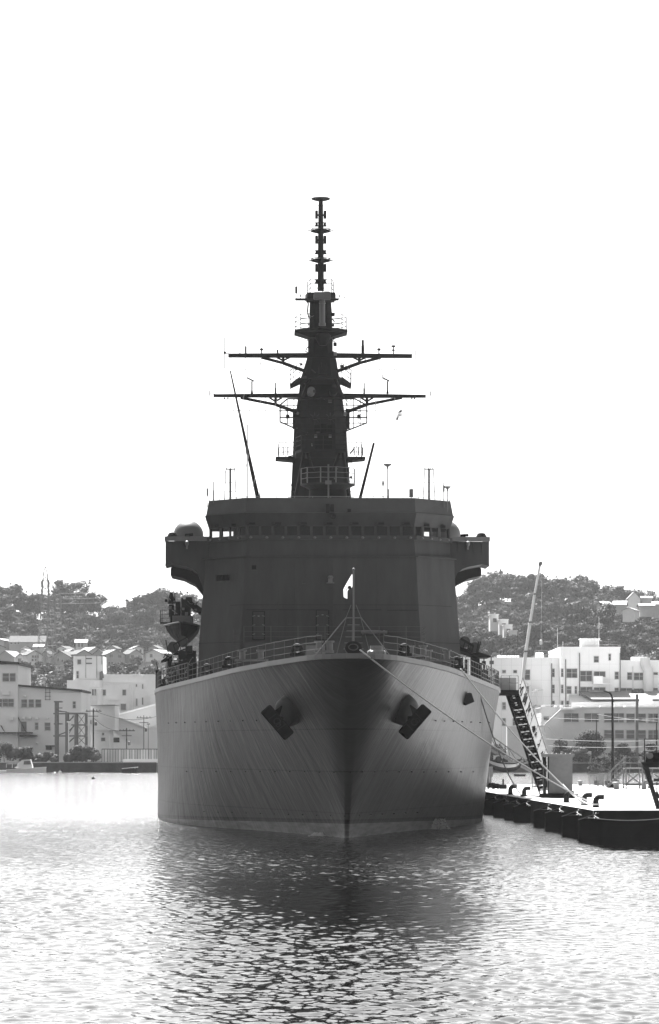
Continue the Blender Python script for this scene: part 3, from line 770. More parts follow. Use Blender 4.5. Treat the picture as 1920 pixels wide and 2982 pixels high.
# yards
def yard(yt, yb, xl, xr, D, struts, taper):
    m = MB()
    for s_, xe in ((-1, xl), (1, xr)):
        c = L(936, (yt+yb)/2, D); e = L(xe, (yt+yb)/2+1, D); hz = (yb-yt)*D/F/2
        m.loft([[(c.x,c.y-.2,c.z-hz*1.15),(c.x,c.y+.2,c.z-hz*1.15),(c.x,c.y+.2,c.z+hz*1.15),(c.x,c.y-.2,c.z+hz*1.15)],
                [(e.x,c.y-.1,e.z-hz*taper),(e.x,c.y+.1,e.z-hz*taper),(e.x,c.y+.1,e.z+hz*taper),(e.x,c.y-.1,e.z+hz*taper)]])
    o = m.build('yard', DARK, mast)
    for s_ in (-1, 1):
        m = MB()
        (ox, oy), (ix, iy), (vx, vy, vt) = struts
        a = L(936+s_*ox, oy, D); b = L(936+s_*ix, iy, D); v = L(936+s_*vx, vy, D); t = L(936+s_*vx, vt, D)
        m.beam(a, v, .16, .2); m.beam(v, b, .2, .24); m.beam(v, t, .2, .26)
        m.beam(v.lerp(t,.45), Vector((t.x+s_*.45,t.y,t.z)), .14, .12); m.beam(v.lerp(t,.45), Vector((t.x-s_*.45,t.y,t.z)), .14, .12)
        m.build('yard_strut', DARK, o)
    return o
up = yard(1029, 1041, 665, 1201, 225, ((173,1041),(46,1081),(111,1057,1041)), .95)
lo = yard(1146, 1158, 622, 1241, 225, ((235,1158),(72,1200),(133,1178,1158)), .7)
m = MB()
def sl_(px, y, D=225): return L(px, y, D)
def whip(px, y0, y1, D=225, r=.02, M_=None): (M_ or m).tube(sl_(px,y0,D), sl_(px,y1,D), r*1.2+.012)
# aerials on the upper yard
for px, y0, y1, r in ((655,1074,981,.02),(655,1030,1024,.08),(699,1030,997,.018),(716,1030,1008,.05),(762,1030,1013,.03),(809,1030,1018,.05),(1057,1030,1006,.09),(1057,1006,990,.07),(1104,1030,1013,.03),(1146,1030,1005,.03),(1146,1021,1018,.1),(1210,1050,1020,.012)): whip(px,y0,y1,225.1,r)
m.tube(sl_(655,1028), sl_(668,1030), .03); m.tube(sl_(1200,1031), sl_(1211,1031), .015)
for px in (762, 1104): m.box(sl_(px,1015).x-.12, sl_(px,1015).x+.12, sl_(px,1015).y-.1, sl_(px,1015).y+.1, sl_(px,1020).z, sl_(px,1015).z)
a = sl_(1146,1008); m.box(a.x-.14,a.x+.14,a.y-.1,a.y+.1,a.z-.06,a.z+.06)
m.build_each('aerial', DARK, up)
m = MB()
for px, y0, y1, r in ((611,1153,1137,.02),(803,1147,1130,.05),(803,1147,1114,.03),(1061,1147,1131,.05),(1061,1147,1115,.03),(1254,1153,1139,.02),(734,1147,1110,.04),(1129,1147,1110,.04)): whip(px,y0,y1,225.1,r)
for px in (734, 1129):                                           # anemometers
    a = sl_(px,1110); m.beam(a+Vector((-.35,0,.25)), a+Vector((.15,0,.0)), .06, .1); m.beam(a+Vector((-.38,0,.2)), a+Vector((-.36,0,.45)), .04, .14); m.tube(a-Vector((0,0,.6)), a-Vector((0,0,.9)), .05, .11)
m.tube(sl_(611,1146), sl_(626,1147), .02); m.tube(sl_(1238,1147), sl_(1254,1147), .02)
for px in (654, 664, 1200, 1208): whip(px,1158,1163,225,.04)
m.build_each('aerial', DARK, lo)
def hang(xl, xr, yt, yb, px_v, par):
    m = MB(); m.tube(sl_(xl,yb), sl_(xr,yb), .022)
    for px in px_v: m.tube(sl_(px,yt), sl_(px,yb), .018)
    m.build('jumper_wire', DARK, par)
hang(673,890,1041,1077,(673,715,760,845),up); hang(978,1192,1041,1077,(1020,1064,1106,1150,1192),up)
hang(633,860,1158,1196,(633,680,727,774,820),lo); hang(1010,1232,1158,1197,(1050,1094,1140,1185,1232),lo)
# middle platform
o_, z = plat('platform', [(893,0),(986,0),(997,1.6),(998,4),(874,4),(874,1.6)], 1093, 1101, 221)
for s_, pts in ((-1, (846,874)), (1, (1024,994))):
    m = MB(); a = L(pts[0],1120,223); b = L(pts[1],1105,223); z0 = a.z
    m.loft([[(a.x,a.y,a.z-.1),(a.x,a.y+2,a.z-.1),(a.x,a.y+2,a.z+.08),(a.x,a.y,a.z+.08)],[(b.x,b.y-1,b.z-.15),(b.x,b.y+2,b.z-.15),(b.x,b.y+2,b.z+.12),(b.x,b.y-1,b.z+.12)]][::s_*-1])
    m.build('side_platform', DARK, mast)
    rail('platform_railing', [(a.x,a.y+2,a.z+.08),(a.x,a.y,a.z+.08),(b.x,b.y-.9,b.z+.1)], h=1.0, r=.024, step=.8, mt=DARK, parent=mast)
m = MB()
for a, b in (((903,1100,221.5),(880,1160,225)),((976,1100,221.5),(1000,1160,225)),): m.beam(L(*a), L(*b), .2, .2)
m.build_each('platform_brace', DARK, mast)
for px in (907, 972):                                            # drums under the middle platform
    m = MB(); a = L(px,1137,222.5); m.tube(a, a+Vector((0,1.6,0)), .28, n=16); m.build('cable_reel', GALV if px < 930 else DARK, mast)
m = MB(); a = L(941,1090,222.2); m.box(a.x-.3,a.x+.3,a.y-.3,a.y+.3,a.z,a.z+.5); m.tube(a+Vector((-.3,-.2,.5)), a+Vector((-.15,-.2,.9)), .05); m.tube(a+Vector((.3,-.2,.5)), a+Vector((.15,-.2,.9)), .05); m.box(a.x-.1,a.x+.1,a.y-.2,a.y+.2,a.z+.5,a.z+.85); m.build('director_head', DARK, mast)
m = MB(); a = L(941,983,223.6); m.loft([[(a.x+r*math.cos(t),a.y+.6+r*math.sin(t),a.z+zz) for t in [2*math.pi*i/14 for i in range(14)]] for zz, r in ((-.5,.25),(0,.55),(.25,.6),(.4,.4))]); m.build('fire_control_dome', DARK, mast)
# air-search lattice antenna
an = MB(); DA = 218.
def A_(px, y, dy=0): q = L(px, y, DA); q.y += dy+.0012*abs((px-942)*DA/F)**2*10; return q
out = [(837,1161),(1034,1161),(1069,1179),(1069,1231),(985,1264),(898,1264),(816,1228),(816,1179)]
for i in range(8): an.tube(A_(*out[i]), A_(*out[(i+1) % 8]), .055)
for y, x0, x1, r in ((1180,816,1069,.03),(1196,816,1069,.045),(1215,816,1069,.05),(1232,818,1069,.03),(1248,862,1030,.03)):
    n_ = 8
    for k in range(n_): an.tube(A_(x0+(x1-x0)*k/n_,y), A_(x0+(x1-x0)*(k+1)/n_,y), r)
for k in range(12):
    x = 837+k*19.3; y1 = 1231+33*min(1, max(0, (x-816)/80))*1.0 if x < 940 else 1231+33*min(1, max(0, (1069-x)/82))
    an.tube(A_(x,1161), A_(x,min(y1,1264)), .032)
for cx_, cy_ in ((838,1215),(1045,1215),(917,1219),(962,1219)):
    for t in range(8): an.tube(A_(cx_,cy_,-.6), A_(cx_+17*math.cos(t*.785),cy_+17*math.sin(t*.785)), .02)
    q = A_(cx_,cy_,-.6); an.box(q.x-.12,q.x+.12,q.y-.12,q.y+.12,q.z-.13,q.z+.13)
sr = an.build('search_radar', DARK, mast)
m = MB()
q = L(942,1240,DA+.6); m.box(q.x-.62,q.x-.12,q.y,q.y+.5,q.z-.35,q.z+.05); m.box(q.x+.12,q.x+.62,q.y,q.y+.5,q.z-.35,q.z+.05); m.tube(L(942,1305,DA+1), L(942,1235,DA+1), .18, n=10)
q = L(942,1300,DA+1); m.box(q.x-.6,q.x+.6,q.y-.4,q.y+.6,q.z-.4,q.z+.9); m.build('radar_pedestal', BLACK, mast)
m = MB()
for px in (920, 962): q = L(px,1270,DA); m.box(q.x-.1,q.x+.1,q.y-.1,q.y+.1,q.z-.1,q.z+.1)
m.build_each('junction_box', RADOME, mast)
# radar platform
o_, z = plat('platform', [(878,0),(1009,0),(1011,5),(862,5),(862,1.5)], 1307, 1316, 217)
prail([(862,5),(862,1.6),(878,.1),(1008,.1),(1010,5)], 217, z, .95)
for s_, x0, x1 in ((-1,803,858),(1,1065,1014)):
    m = MB(); a = L(x0,1333,224); b = L(x1,1333,224)
    m.loft([[(a.x,a.y,a.z-.08),(a.x,a.y+2,a.z-.08),(a.x,a.y+2,a.z+.08),(a.x,a.y,a.z+.08)],[(b.x,b.y,b.z-.2),(b.x,b.y+2,b.z-.2),(b.x,b.y+2,b.z+.1),(b.x,b.y,b.z+.1)]][::s_*-1])
    m.build('side_platform', DARK, mast)
    rail('platform_railing', [(a.x-s_*-.02+ (-s_)*.25,a.y+2,a.z+.08),(a.x-s_*.25,a.y,a.z+.08),(b.x,b.y,b.z+.08)], h=1.05, r=.024, step=.6, mt=DARK, parent=mast)
    m = MB()
    for k in range(3): x = a.x+(b.x-a.x)*(.15+.25*k); m.tube((x,a.y,a.z+.15), (x,a.y,a.z+.75), .045)
    m.build_each('flag_roll', DARK, mast)
m = MB()
for a, b in (((886,1318,217.5),(862,1440,222)),((896,1318,217.5),(912,1370,220)),((988,1318,217.5),(970,1370,220)),((1000,1318,217.5),(1014,1440,222))): m.beam(L(*a), L(*b), .18, .18)
m.build_each('platform_brace', DARK, mast)
# conical foremast foot with round platform and chain rails
m = MB(); c = L(957,1450,216); zb_ = c.z-1.5
m.loft([[(c.x+r*math.cos(t), c.y+2+r*.8*math.sin(t), z_) for t in [2*math.pi*i/20 for i in range(20)]] for z_, r in ((zb_,1.5),(L(0,1412,216).z,1.28))]); m.build('platform_foot', DARK, mast, smooth=True)
m = MB(); zt = L(0,1403,216).z
m.loft([[(c.x+r*math.cos(t), c.y+2+r*.85*math.sin(t), zt+z_) for t in [2*math.pi*i/28 for i in range(28)]] for z_, r in ((-.4,1.3),(-.12,1.85),(-.1,1.93),(0,1.93))])
m.build('round_platform', NAVY, mast)
rp = [(c.x+1.88*math.cos(t), c.y+2+1.6*math.sin(t), zt) for t in [R(180+k*15) for k in range(13)]]
rail('platform_railing', rp, h=1.1, r=.026, step=1.0, pr=.045, mt=GALV, parent=mast)
m = MB(); m.box(c.x-.22,c.x+.22,c.y+.05,c.y+.3,zt-.15,zt+.1); m.beam((c.x,c.y+.2,zt-1.2), (c.x,c.y+.2,zt+1.25), .12, .1); m.build('centre_post', NAVYL, mast)

# ---- derrick booms and roof aerials behind and on the bridge
for a, b, ra, rb in (((671,1080,236),(775,1560,232),.05,.19),((1089,1291,236),(1022,1560,232),.09,.15)):
    m = MB(); m.beam(L(*a), L(*b), ra*2.2, ra*2); m.v = m.v[:0]; m.f = []
    p0, p1 = L(*a), L(*b); m.tube(p0, p1, ra, rb, 8); m.build('derrick_boom', BLACK, ship)
zr = 21.2
def rooft(name, fn): m = MB(); fn(m); return m.build(name, GALV, ship)
for px in (671, 1250):
    def f(m):
        t = L(px,1366,207); b = L(px,1455,207); m.tube(b-Vector((0,0,.8)), t, .075, n=8); m.box(t.x-.32,t.x+.32,t.y-.04,t.y+.04,t.z-.04,t.z+.04)
        for s_ in (-1, 1):
            m.tube((t.x+s_*.29,t.y,t.z), (b.x+s_*.44,b.y,b.z-.8), .03); 
            for q in (.45, .75): m.tube((t.x-.29-.15*q,t.y,t.z-2*q), (t.x+.29+.15*q,t.y,t.z-2*q), .015)
        for s_ in (-.25, 0, .25): m.tube((t.x+s_,t.y,t.z), (t.x+s_*1.7+(.05 if px < 900 else -.15),t.y,t.z+.42), .02)
    rooft('antenna_trestle', f)
def disc(px, ytop, r, ybase, D=207):
    def f(m):
        t = L(px,ytop,D); m.tube((t.x,t.y,L(px,ybase,D).z-.7), t, .035); m.lathe([(.02,-.35),(.08,-.12),(r*.8,-.06),(r,0),(r,.04),(0,.05)], t, 16)
    rooft('discone_antenna', f)
disc(1129,1353,.28,1448); disc(1304,1418,.23,1460); disc(1116,1403,.07,1449)
def whips(m):
    for px, y0, y1, r in ((721,1455,1236,.018),(717,1455,1300,.01),(1087,1455,1337,.01),(1198,1440,1337,.012),(604,1465,1424,.012),(604,1432,1422,.05),(622,1465,1402,.02),(622,1455,1428,.035),(1132,1455,1424,.025),(1293,1465,1405,.02),(1293,1420,1414,.05),(757,1455,1435,.02)):
        m.tube(L(px,y0+12,207), L(px,y1,207), r*1.1+.012)
    a = L(1198,1433,207); m.box(a.x-.13,a.x+.13,a.y-.1,a.y+.1,a.z-.35,a.z+.2)
m = MB(); whips(m); m.build_each('whip_aerial', GALV, ship)
m = MB()
for px0, px1, y0, y1 in ((716,690,1041,1125),(762,745,1041,1126),(809,786,1041,1125),(1064,1090,1041,1133),(1104,1125,1041,1130),(1150,1163,1041,1133),(716,640,1130,1440),(762,700,1158,1440),(809,730,1158,1440),(1094,1110,1158,1440),(1150,1170,1158,1440),(1185,1225,1158,1440),(640,625,1158,1440),(1232,1262,1158,1440)):
    m.tube(L(px0,y0,224.5), L(px1,y1,224.5 if y1 < 1300 else 212), .013, n=4)
m.build_each('signal_halyard', GALV, ship)
m = MB(); q = [L(*a) for a in ((1171,1182,224),(1163,1194,224),(1158,1207,224),(1153,1222,224),(1158,1224,224),(1165,1212,224),(1171,1212,224))]
m.add([W(p) for p in q]+[W(p)+Vector((0,.03,0)) for p in q], [(0,1,2,3,4,5,6),(13,12,11,10,9,8,7)]); f2 = m.build('flag', CLOTH); tag(f2, 'small signal flag blowing on a halyard under the right arm of the lower yard', 'flag')
m = MB(); q = [L(*a) for a in ((1171,1193,223.9),(1161,1199,223.9),(1159,1203,223.9),(1170,1199,223.9))]
m.add([W(p) for p in q], [(0,1,2,3)]); m.add([W(L(*a)) for a in ((1157,1212,223.9),(1155,1222,223.9),(1160,1224,223.9))], [(0,1,2)]); m.build('flag_stripe', INK, f2)

# ---- side decks: boat, life rafts, crane, lockers
wb = MB(); yb0, yb1 = L(520,1811,219).y, L(520,1811,219).y+8
def brow(t):                                                     # section across the boat at distance t aft of its bow
    cx_ = L(527,1850,219).x; hb = 1.2*min(1, (t/2.6)**.7) if t > 0 else .04; zg = L(0,1812,219).z-.15*min(1, t/3); kz = L(0,1872,219).z+.55*max(0, 1-t/1.2)
    y = yb0+t
    return [(cx_-hb,y,zg),(cx_-hb*.9,y,zg-.35),(cx_-hb*.62,y,kz+.55),(cx_-hb*.3,y,kz+.2),(cx_,y,kz),(cx_+hb*.3,y,kz+.2),(cx_+hb*.62,y,kz+.55),(cx_+hb*.9,y,zg-.35),(cx_+hb,y,zg)]
wb.loft([brow(t) for t in (0,.25,.6,1.1,1.8,2.6,4,6,8)])
wb.v = [tuple(W(p)) for p in wb.v]; wbo = wb.build('workboat', DARK, None, smooth=False)
tag(wbo, 'dark workboat hoisted on the left side deck beside the superstructure', 'boat')
m = MB()
for s_ in (-1, 1):
    pts = []
    for t in (0,.25,.6,1.1,1.8,2.6,4,6,8): q = brow(t)[0 if s_ < 0 else -1]; pts.append(W((q[0]+s_*.04, q[1]-.02, q[2])))
    m.path(pts, .06)
m.build('rubbing_strake', NAVYL, wbo)
m = MB(); c = W((brow(3)[4][0], yb0+3.2, brow(3)[0][2])); m.box(c.x-.7,c.x+.7,c.y,c.y+2.2,c.z-.1,c.z+.75); m.build('wheelhouse', GALV, wbo)
def raft(px, py, r, D, label):
    q = W(L(px,py,D)); m = MB(); m.tube(q, q+Vector((-.02,1.5,0)), r, n=20); o = m.build('liferaft_canister', NAVY)
    tag(o, label, 'liferaft', 'liferaft canisters on sloping side racks')
    m = MB(); 
    for t in (.25, 1.2): m.tube(q+Vector((0,t,0)), q+Vector((0,t+.06,0)), r*1.04, n=20)
    m.build('band', GALV, o)
raft(504,1884,.35,208,'round liferaft canister on the left side rack, outer and lower of its pair')
raft(531,1867,.35,208,'round liferaft canister on the left side rack, against the workboat keel')
raft(1354,1869,.37,208,'round liferaft canister on the right side rack, touching the superstructure')
raft(1383,1885,.35,208,'round liferaft canister on the right side rack, outer and lower of its pair')
m = MB()
def B(a, b, w_=.08, D=208): m.beam(L(*a, D), L(*b, D), w_, w_)
B((505,1878),(545,1856)); B((505,1878),(512,1900)); B((512,1900),(540,1890)); B((520,1870),(528,1895)); B((483,1864),(490,1900))
m.build('raft_rack', DARK, ship)
m = MB(); B((1342,1858),(1380,1880)); B((1342,1862),(1380,1884)); B((1380,1880),(1374,1898)); B((1400,1868),(1392,1900)); B((1395,1868),(1388,1900)); B((1355,1868),(1348,1890)); B((1368,1874),(1360,1896))
m.build('raft_rack', DARK, ship)
m = MB()
a = L(1342,1889,209); b = L(1400,1903,209); c = L(1430,1912,209)
m.loft([[(a.x,a.y,a.z+.1),(a.x,a.y+4,a.z+.1),(a.x,a.y+4,a.z-.15),(a.x,a.y,a.z-.15)],[(b.x,b.y,b.z+.06),(b.x,b.y+4,b.z+.06),(b.x,b.y+4,b.z-.25),(b.x,b.y,b.z-.25)],[(c.x,c.y,c.z+.05),(c.x,c.y+4,c.z+.05),(c.x,c.y+4,c.z-.05),(c.x,c.y,c.z-.05)]])
B((1410,1912),(1410,1968),.07,210); B((1431,1912),(1431,1968),.07,210)
m.build('deck_awning', DARK, ship)
m = MB()
for px0, px1, y0, y1, D in ((1374,1398,1905,1985,211),(1384,1404,1930,1985,206),(1345,1350,1915,1970,204),(1400,1422,1950,1990,208),(1357,1362,1920,1960,200)):
    a = L(px0,y1,D); b = L(px1,y0,D); m.box(a.x,b.x,a.y,a.y+1.2,8.5,b.z)
m.build_each('deck_locker', DARK, ship)
m = MB()                                                         # left: deck machinery under the boat
for px0, px1, y0, y1, D in ((496,572,1930,1999,214),(520,570,1895,1932,216),(487,500,1905,1990,212),(453,468,1952,1995,209),(540,560,1880,1900,214),(500,520,1898,1906,212)):
    a = L(px0,y1,D); b = L(px1,y0,D); m.box(a.x,b.x,a.y,a.y+2,a.z if y1 < 1990 else 8.5,b.z)
m.build_each('deck_locker', DARK, ship)
m = MB()
a = L(469,1924,211); b = L(496,1906,211); m.loft([[(a.x,a.y,a.z),(a.x,a.y+2,a.z),(a.x,a.y+2,a.z-.12),(a.x,a.y,a.z-.12)],[(b.x,b.y,b.z),(b.x,b.y+2,b.z),(b.x,b.y+2,b.z-.3),(b.x,b.y,b.z-.3)]])
B((490,1938),(566,1938),.1,211); B((495,1940),(520,1958),.06,211); B((497,1923),(517,1923),.05,211)
B((455,1930),(462,1955),.06,209); B((484,1900),(484,1960),.05,211)
m.build('lean_to_frame', DARK, ship)
m = MB()                                                         # crane on the left side, aft
def bxp(px0, px1, y0, y1, D, dp): a = L(px0,y1,D); b = L(px1,y0,D); m.box(a.x,b.x,a.y,a.y+dp,a.z,b.z)
bxp(541,560,1739,1758,226,.6); m.loft([[L(560,1752,226),L(560,1757,226)+Vector((0,.6,0)),L(541,1758,226)+Vector((0,.6,0)),L(541,1758,226)],[L(590,1772,226),L(590,1772,226)+Vector((0,.6,0)),L(584,1792,226)+Vector((0,.6,0)),L(580,1788,226)]])
bxp(545,556,1757,1810,227,.6)
m.build('boat_crane', DARK, ship)
m = MB()
a = L(498,1760,229); m.loft([[(a.x+r*math.cos(t),a.y+1+r*math.sin(t),L(0,y,229).z) for t in [2*math.pi*i/10 for i in range(10)]] for y, r in ((1757,.27),(1740,.22),(1730,.15),(1723,.09))])
bxp(511,526,1752,1812,229,.8); bxp(492,507,1760,1796,228,.8); bxp(508,511,1726,1760,228,.1); bxp(480,488,1745,1753,227,.2); bxp(496,520,1790,1812,228,1.5)
bxp(528,545,1745,1800,229,.3)
m.build_each('winch_machinery', DARK, ship)
m = MB(); bxp(466,520,1812,1815,227,1.6); m.build('winch_platform', DARK, ship)
a = L(467,1812,227); b = L(495,1812,227); rail('platform_railing', [(a.x,a.y+1.5,a.z),(a.x,a.y,a.z),(b.x,b.y,b.z)], h=.9, r=.02, step=.6, mt=DARK)
m = MB(); B((558,1745),(590,1763),.03,230); B((563,1740),(563,1810),.03,230); B((530,1700),(524,1760),.02,240); B((554,1700),(560,1750),.02,240); m.build_each('stay_wire', GALV, ship)

rc = random.Random(21)
def clutter(name, n_, x0, x1, y0, y1, D0, D1, par, mts, smin=.06, smax=.3):
    for k in range(n_):
        p = L(rc.uniform(x0,x1), rc.uniform(y0,y1), rc.uniform(D0,D1)); m = MB(); a = rc.uniform(smin,smax); t_ = rc.random()
        if t_ < .35: m.box(p.x-a*.5,p.x+a*.5,p.y,p.y+a,p.z-a*rc.uniform(.3,.8),p.z+a*.4)
        elif t_ < .7: m.tube(p, p+Vector((rc.uniform(-1,1)*a*2,rc.uniform(-.3,.3),rc.uniform(-1.5,1.5)*a)), .025+.03*rc.random())
        elif t_ < .85: m.tube(p, p+Vector((0,a*.8,0)), a*.35, n=10)
        else: m.path([p, p+Vector((a*.6,0,-a*.7)), p+Vector((a*1.2,0,-a*.9)), p+Vector((a*1.9,0,-a*.2))], .02)
        m.build(name, rc.choice(mts), par)
clutter('deck_fitting', 34, 482, 568, 1900, 1985, 206, 211, ship, [DARK, GALV, NAVYL])
clutter('deck_fitting', 18, 492, 575, 1745, 1812, 222, 228, ship, [DARK, GALV, NAVYL])
clutter('deck_fitting', 20, 1340, 1440, 1915, 1985, 203, 209, ship, [DARK, GALV, NAVYL])
for y0, y1, w0, w1 in ((1050,1140,44,64),(1160,1300,66,74),(1320,1445,78,88),(880,950,32,34),(980,1040,34,42)):
    for s_ in (-1, 1):
        clutter('mast_fitting', 5, 936+s_*w0 if s_ > 0 else 936-w1, 936+w1 if s_ > 0 else 936-w0, y0, y1, 223, 225, mast, [DARK, DARK, GALV], .08, .3)
clutter('mast_fitting', 16, 890, 985, 1060, 1440, 220, 222, mast, [NAVY, GALV], .08, .25)
m = MB()
for s_ in (-1, 1):
    for k in range(16): z = L(0,1445-k*17,DM).z; x = L(936,1300,DM).x+s_*(2.15-.085*k); m.tube((x,L(936,1300,DM).y+1.0,z), (x+s_*.28,L(936,1300,DM).y+1.0,z), .02)
m.build_each('rung', GALV, mast)
# ---------------------------------------------------------------- quay and what stands on it
QF, QB, QS = 165., 270., -.04                                     # near edge, far edge, slope of the berth edge
def qx(D): return 14.1+QS*(D-QF)
m = MB()
c = .03
m.loft([[(qx(QF)+dx, QF+dy, z), (140, QF+dy, z), (140, QB-dy, z), (qx(QB)+dx, QB-dy, z)] for z, dx, dy in ((-3,0,0),(QZ-c,0,0),(QZ,c,c))])
qy = m.build('quay', CONC, origin=(40, QF, 0)); tag(qy, kind='structure')
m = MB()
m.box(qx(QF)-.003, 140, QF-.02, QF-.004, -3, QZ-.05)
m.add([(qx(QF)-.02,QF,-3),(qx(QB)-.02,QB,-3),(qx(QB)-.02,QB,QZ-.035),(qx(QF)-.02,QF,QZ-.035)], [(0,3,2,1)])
tag(m.build('quay_face', QSHADE, origin=(40, QF-.02, 0)), kind='structure')  # dark sheet over the quay sides, painting them as shaded
m = MB()
x = qx(QF)+2.2
m.prism([(x,-.5),(x,.15),(x+.9,.75),(x+4.6,.75),(x+5.6,.35),(x+20,.35),(x+20,-.5)], QF-.06, QF-.03)
tag(m.build('quay_recess_shade', BLACK), kind='structure')  # thin black plate painting the shade of the hollow, no real opening
fpx = [(1406,1432),(1432,1466),(1466,1494),(1493,1524),(1550,1586),(1586,1617),(1634,1668),(1680,1720)]
fl_ = ['black rubber fender on the quay side, farthest back and nearest the hull', 'black rubber fender, second back from the hull end of the row', 'black rubber fender, third back along the quay side', 'black rubber fender below the second hooked bollard from the ship', 'black rubber fender just right of the gap in the fender row', 'black rubber fender under the shelter box corner', 'black rubber fender below the lone hooked bollard', 'black rubber fender at the near corner of the quay']
for i, (a, b) in enumerate(fpx):
    mid = (a+b)/2; D = 200.
    for _ in range(20): D = (qx(D)-.75)/((mid-960)/F)
    X = qx(D); wd = (b-a)/F*D
    m = MB(); zt = QZ-.42
    m.loft([[(X-1.0,D-wd*.6,z),(X-.0,D-wd*1.1,z),(X-.0,D+wd*1.4,z),(X-1.0,D+wd*.9,z)] for z in (-.8, zt)])
    f_ = m.build('rubber_fender', BLACK); tag(f_, fl_[i], 'fender', 'rubber fenders along the berth')
    m = MB(); m.beam((X-1.05,D-wd*.62,zt-.05), (X-.02,D-wd*1.12,zt+.32), .1, .05); m.build('fender_top_plate', STEEL, f_)
    m = MB()
    for k in (-.5,):
        pts = [(X-.12+.02*j-.16*math.sin(j*.8), D+k-.16*j, QZ-.12-.07*j) for j in range(5)]; m.path(pts, .03)
    m.path([(X-.1, D-1.0+.25*j, QZ-.4-.07*math.sin(j/8*3.14)) for j in range(9)], .022)
    m.build_each('fender_chain', ROPE, f_)
m = MB()
m.path([(qx(QF)-.3+.5*k, QF-.12, QZ-.42-.14*abs(math.sin(k*.36))) for k in range(50)], .022)
tag(m.build('slack_rope', ROPE), 'thin slack rope sagging along the near face of the quay', 'rope')
# bent bollards
def bent(px, pyb, label, s=1.):
    s *= .6
    D = 3.46*F/(pyb-HY); q = P(px, pyb, D); q.z = QZ
    m = MB(); pts = [q, q+Vector((0,0,.55)), q+Vector((.03,-.02,.75)), q+Vector((.12,-.05,.9)), q+Vector((.28,-.1,.97)), q+Vector((.5,-.15,.98)), q+Vector((.66,-.2,.98))]
    pts = [q+(p-q)*s for p in pts]
    m.path(pts, [.3*s,.27*s,.27*s,.26*s,.25*s,.24*s,.2*s], 14); m.lathe([(.42*s,0),(.42*s,.05),(.3*s,.06),(0,.06)], q, 14)
    o = m.build('mooring_bollard', DARK, smooth=True); tag(o, label, 'bollard', 'hooked bollards along the quay edge')
    m = MB(); e = pts[-1]; m.tube(pts[-2]+Vector((.02,0,0)), e+Vector((.03,-.01,0)), .25*s, .235*s, 14); m.build('horn_cap', DARK, o); return q, D
b1 = bent(1487,2315,'hooked bollard on the quay, nearest to the ship\'s hull')
b2 = bent(1527,2320,'hooked bollard with the black rope round it', .95)
b3 = bent(1650,2338,'hooked bollard standing before the grey shelter box')
b4 = bent(1702,2345,'hooked bollard on the quay, the left of the near corner pair')
b5 = bent(1736,2352,'hooked bollard at the near quay corner with the long white line on it')
def mush(px, pyb, label, s):
    D = 3.46*F/(pyb-HY); q = P(px, pyb, D); q.z = QZ; m = MB()
    m.lathe([(.3*s,0),(.24*s,.06*s),(.22*s,.3*s),(.25*s,.42*s),(.36*s,.48*s),(.37*s,.56*s),(.3*s,.62*s),(0,.64*s)], q, 18)
    tag(m.build('mooring_bollard', GALV, smooth=False), label, 'bollard')
mush(1691,2289,'grey mushroom bollard on the far quay edge right of the shelter box', .75)
mush(1796,2299,'grey mushroom bollard beside the street lamp foot', .95)
# mooring lines
def line(name, a, b, sag, r, mt, label, n_=24, extra=None):
    m = MB(); pts = []
    for k in range(n_+1): t = k/n_; p = Vector(a).lerp(Vector(b), t); p.z -= sag*4*t*(1-t); pts.append(p)
    if extra: pts += extra
    m.path(pts, r, 7); o = m.build(name, mt, origin=b); tag(o, label, 'mooring rope'); return o
def loopat(q, z, r=.33): return [q+Vector((r*math.cos(t), r*math.sin(t), z-.02)) for t in [R(200+k*30) for k in range(12)]]
bq5, bq4, bq2, bq3 = b5[0], b4[0], b2[0], b3[0]
line('mooring_line', P(1049,1893,152.6), bq5+Vector((-.17,-.1,.22)), .45, .042, ROPE, 'long white mooring line from the bow fairlead down to the corner bollard', extra=loopat(bq5,.2,.2))
line('mooring_line', P(1342,1948,171.5), bq4+Vector((-.17,-.1,.15)), .35, .042, ROPE, 'steep white mooring line from the right foredeck to the quay bollards', extra=loopat(bq4,.14,.2))
line('mooring_line', P(1640,2285,183), bq5+Vector((-.3,0,.15)), .15, .04, ROPE, 'short white line between the shelter box corner and the near bollard')
line('mooring_line', P(1385,1975,185), bq2+Vector((-.2,-.2,.1)), .9, .04, DROPE, 'thin dark mooring rope from the right deck edge to the second hooked bollard', extra=loopat(bq2,.06,.22))
m = MB(); m.tube(P(1476,2263,201.5), P(1482,2272,202), .1); 
# shelter box
D = 202.
a = P(1590,2324,D); b = P(1668,2196,D)
t = thing('shelter_box', (b.x-.9, D+.7, QZ), 'tall grey steel box standing on a dark base at the foot of the gangway', 'box')
m = MB(); m.box(a.x+.22, b.x, D, D+1.6, QZ+.3, b.z-.18); m.build('box_body', GALV, t)
m = MB(); m.box(a.x-.18, b.x+.12, D-.12, D+1.75, b.z-.18, b.z+.0); m.build('roof', GALV, t)
m = MB(); m.box(a.x-.3, b.x+.35, D-.35, D+1.9, QZ, QZ+.28); m.build('base', BLACK, t)
m = MB()
for k in (0, .12): m.box(a.x+k*1.2, a.x+.05+k*1.2, D+.02, D+.07, QZ+.3, b.z-.18)
m.box(a.x-.1, a.x+.0, D+.1, D+1.5, QZ+.3, b.z-.2); m.build('side_frame', DARK, t)
m = MB()
for k in range(6): m.lathe([(0,0),(.04,.0),(.03,.05),(0,.06)], (a.x+.1+k*.3*1.0, D+.1, b.z), 6)
m.build('roof_fitting', WHITE, t)
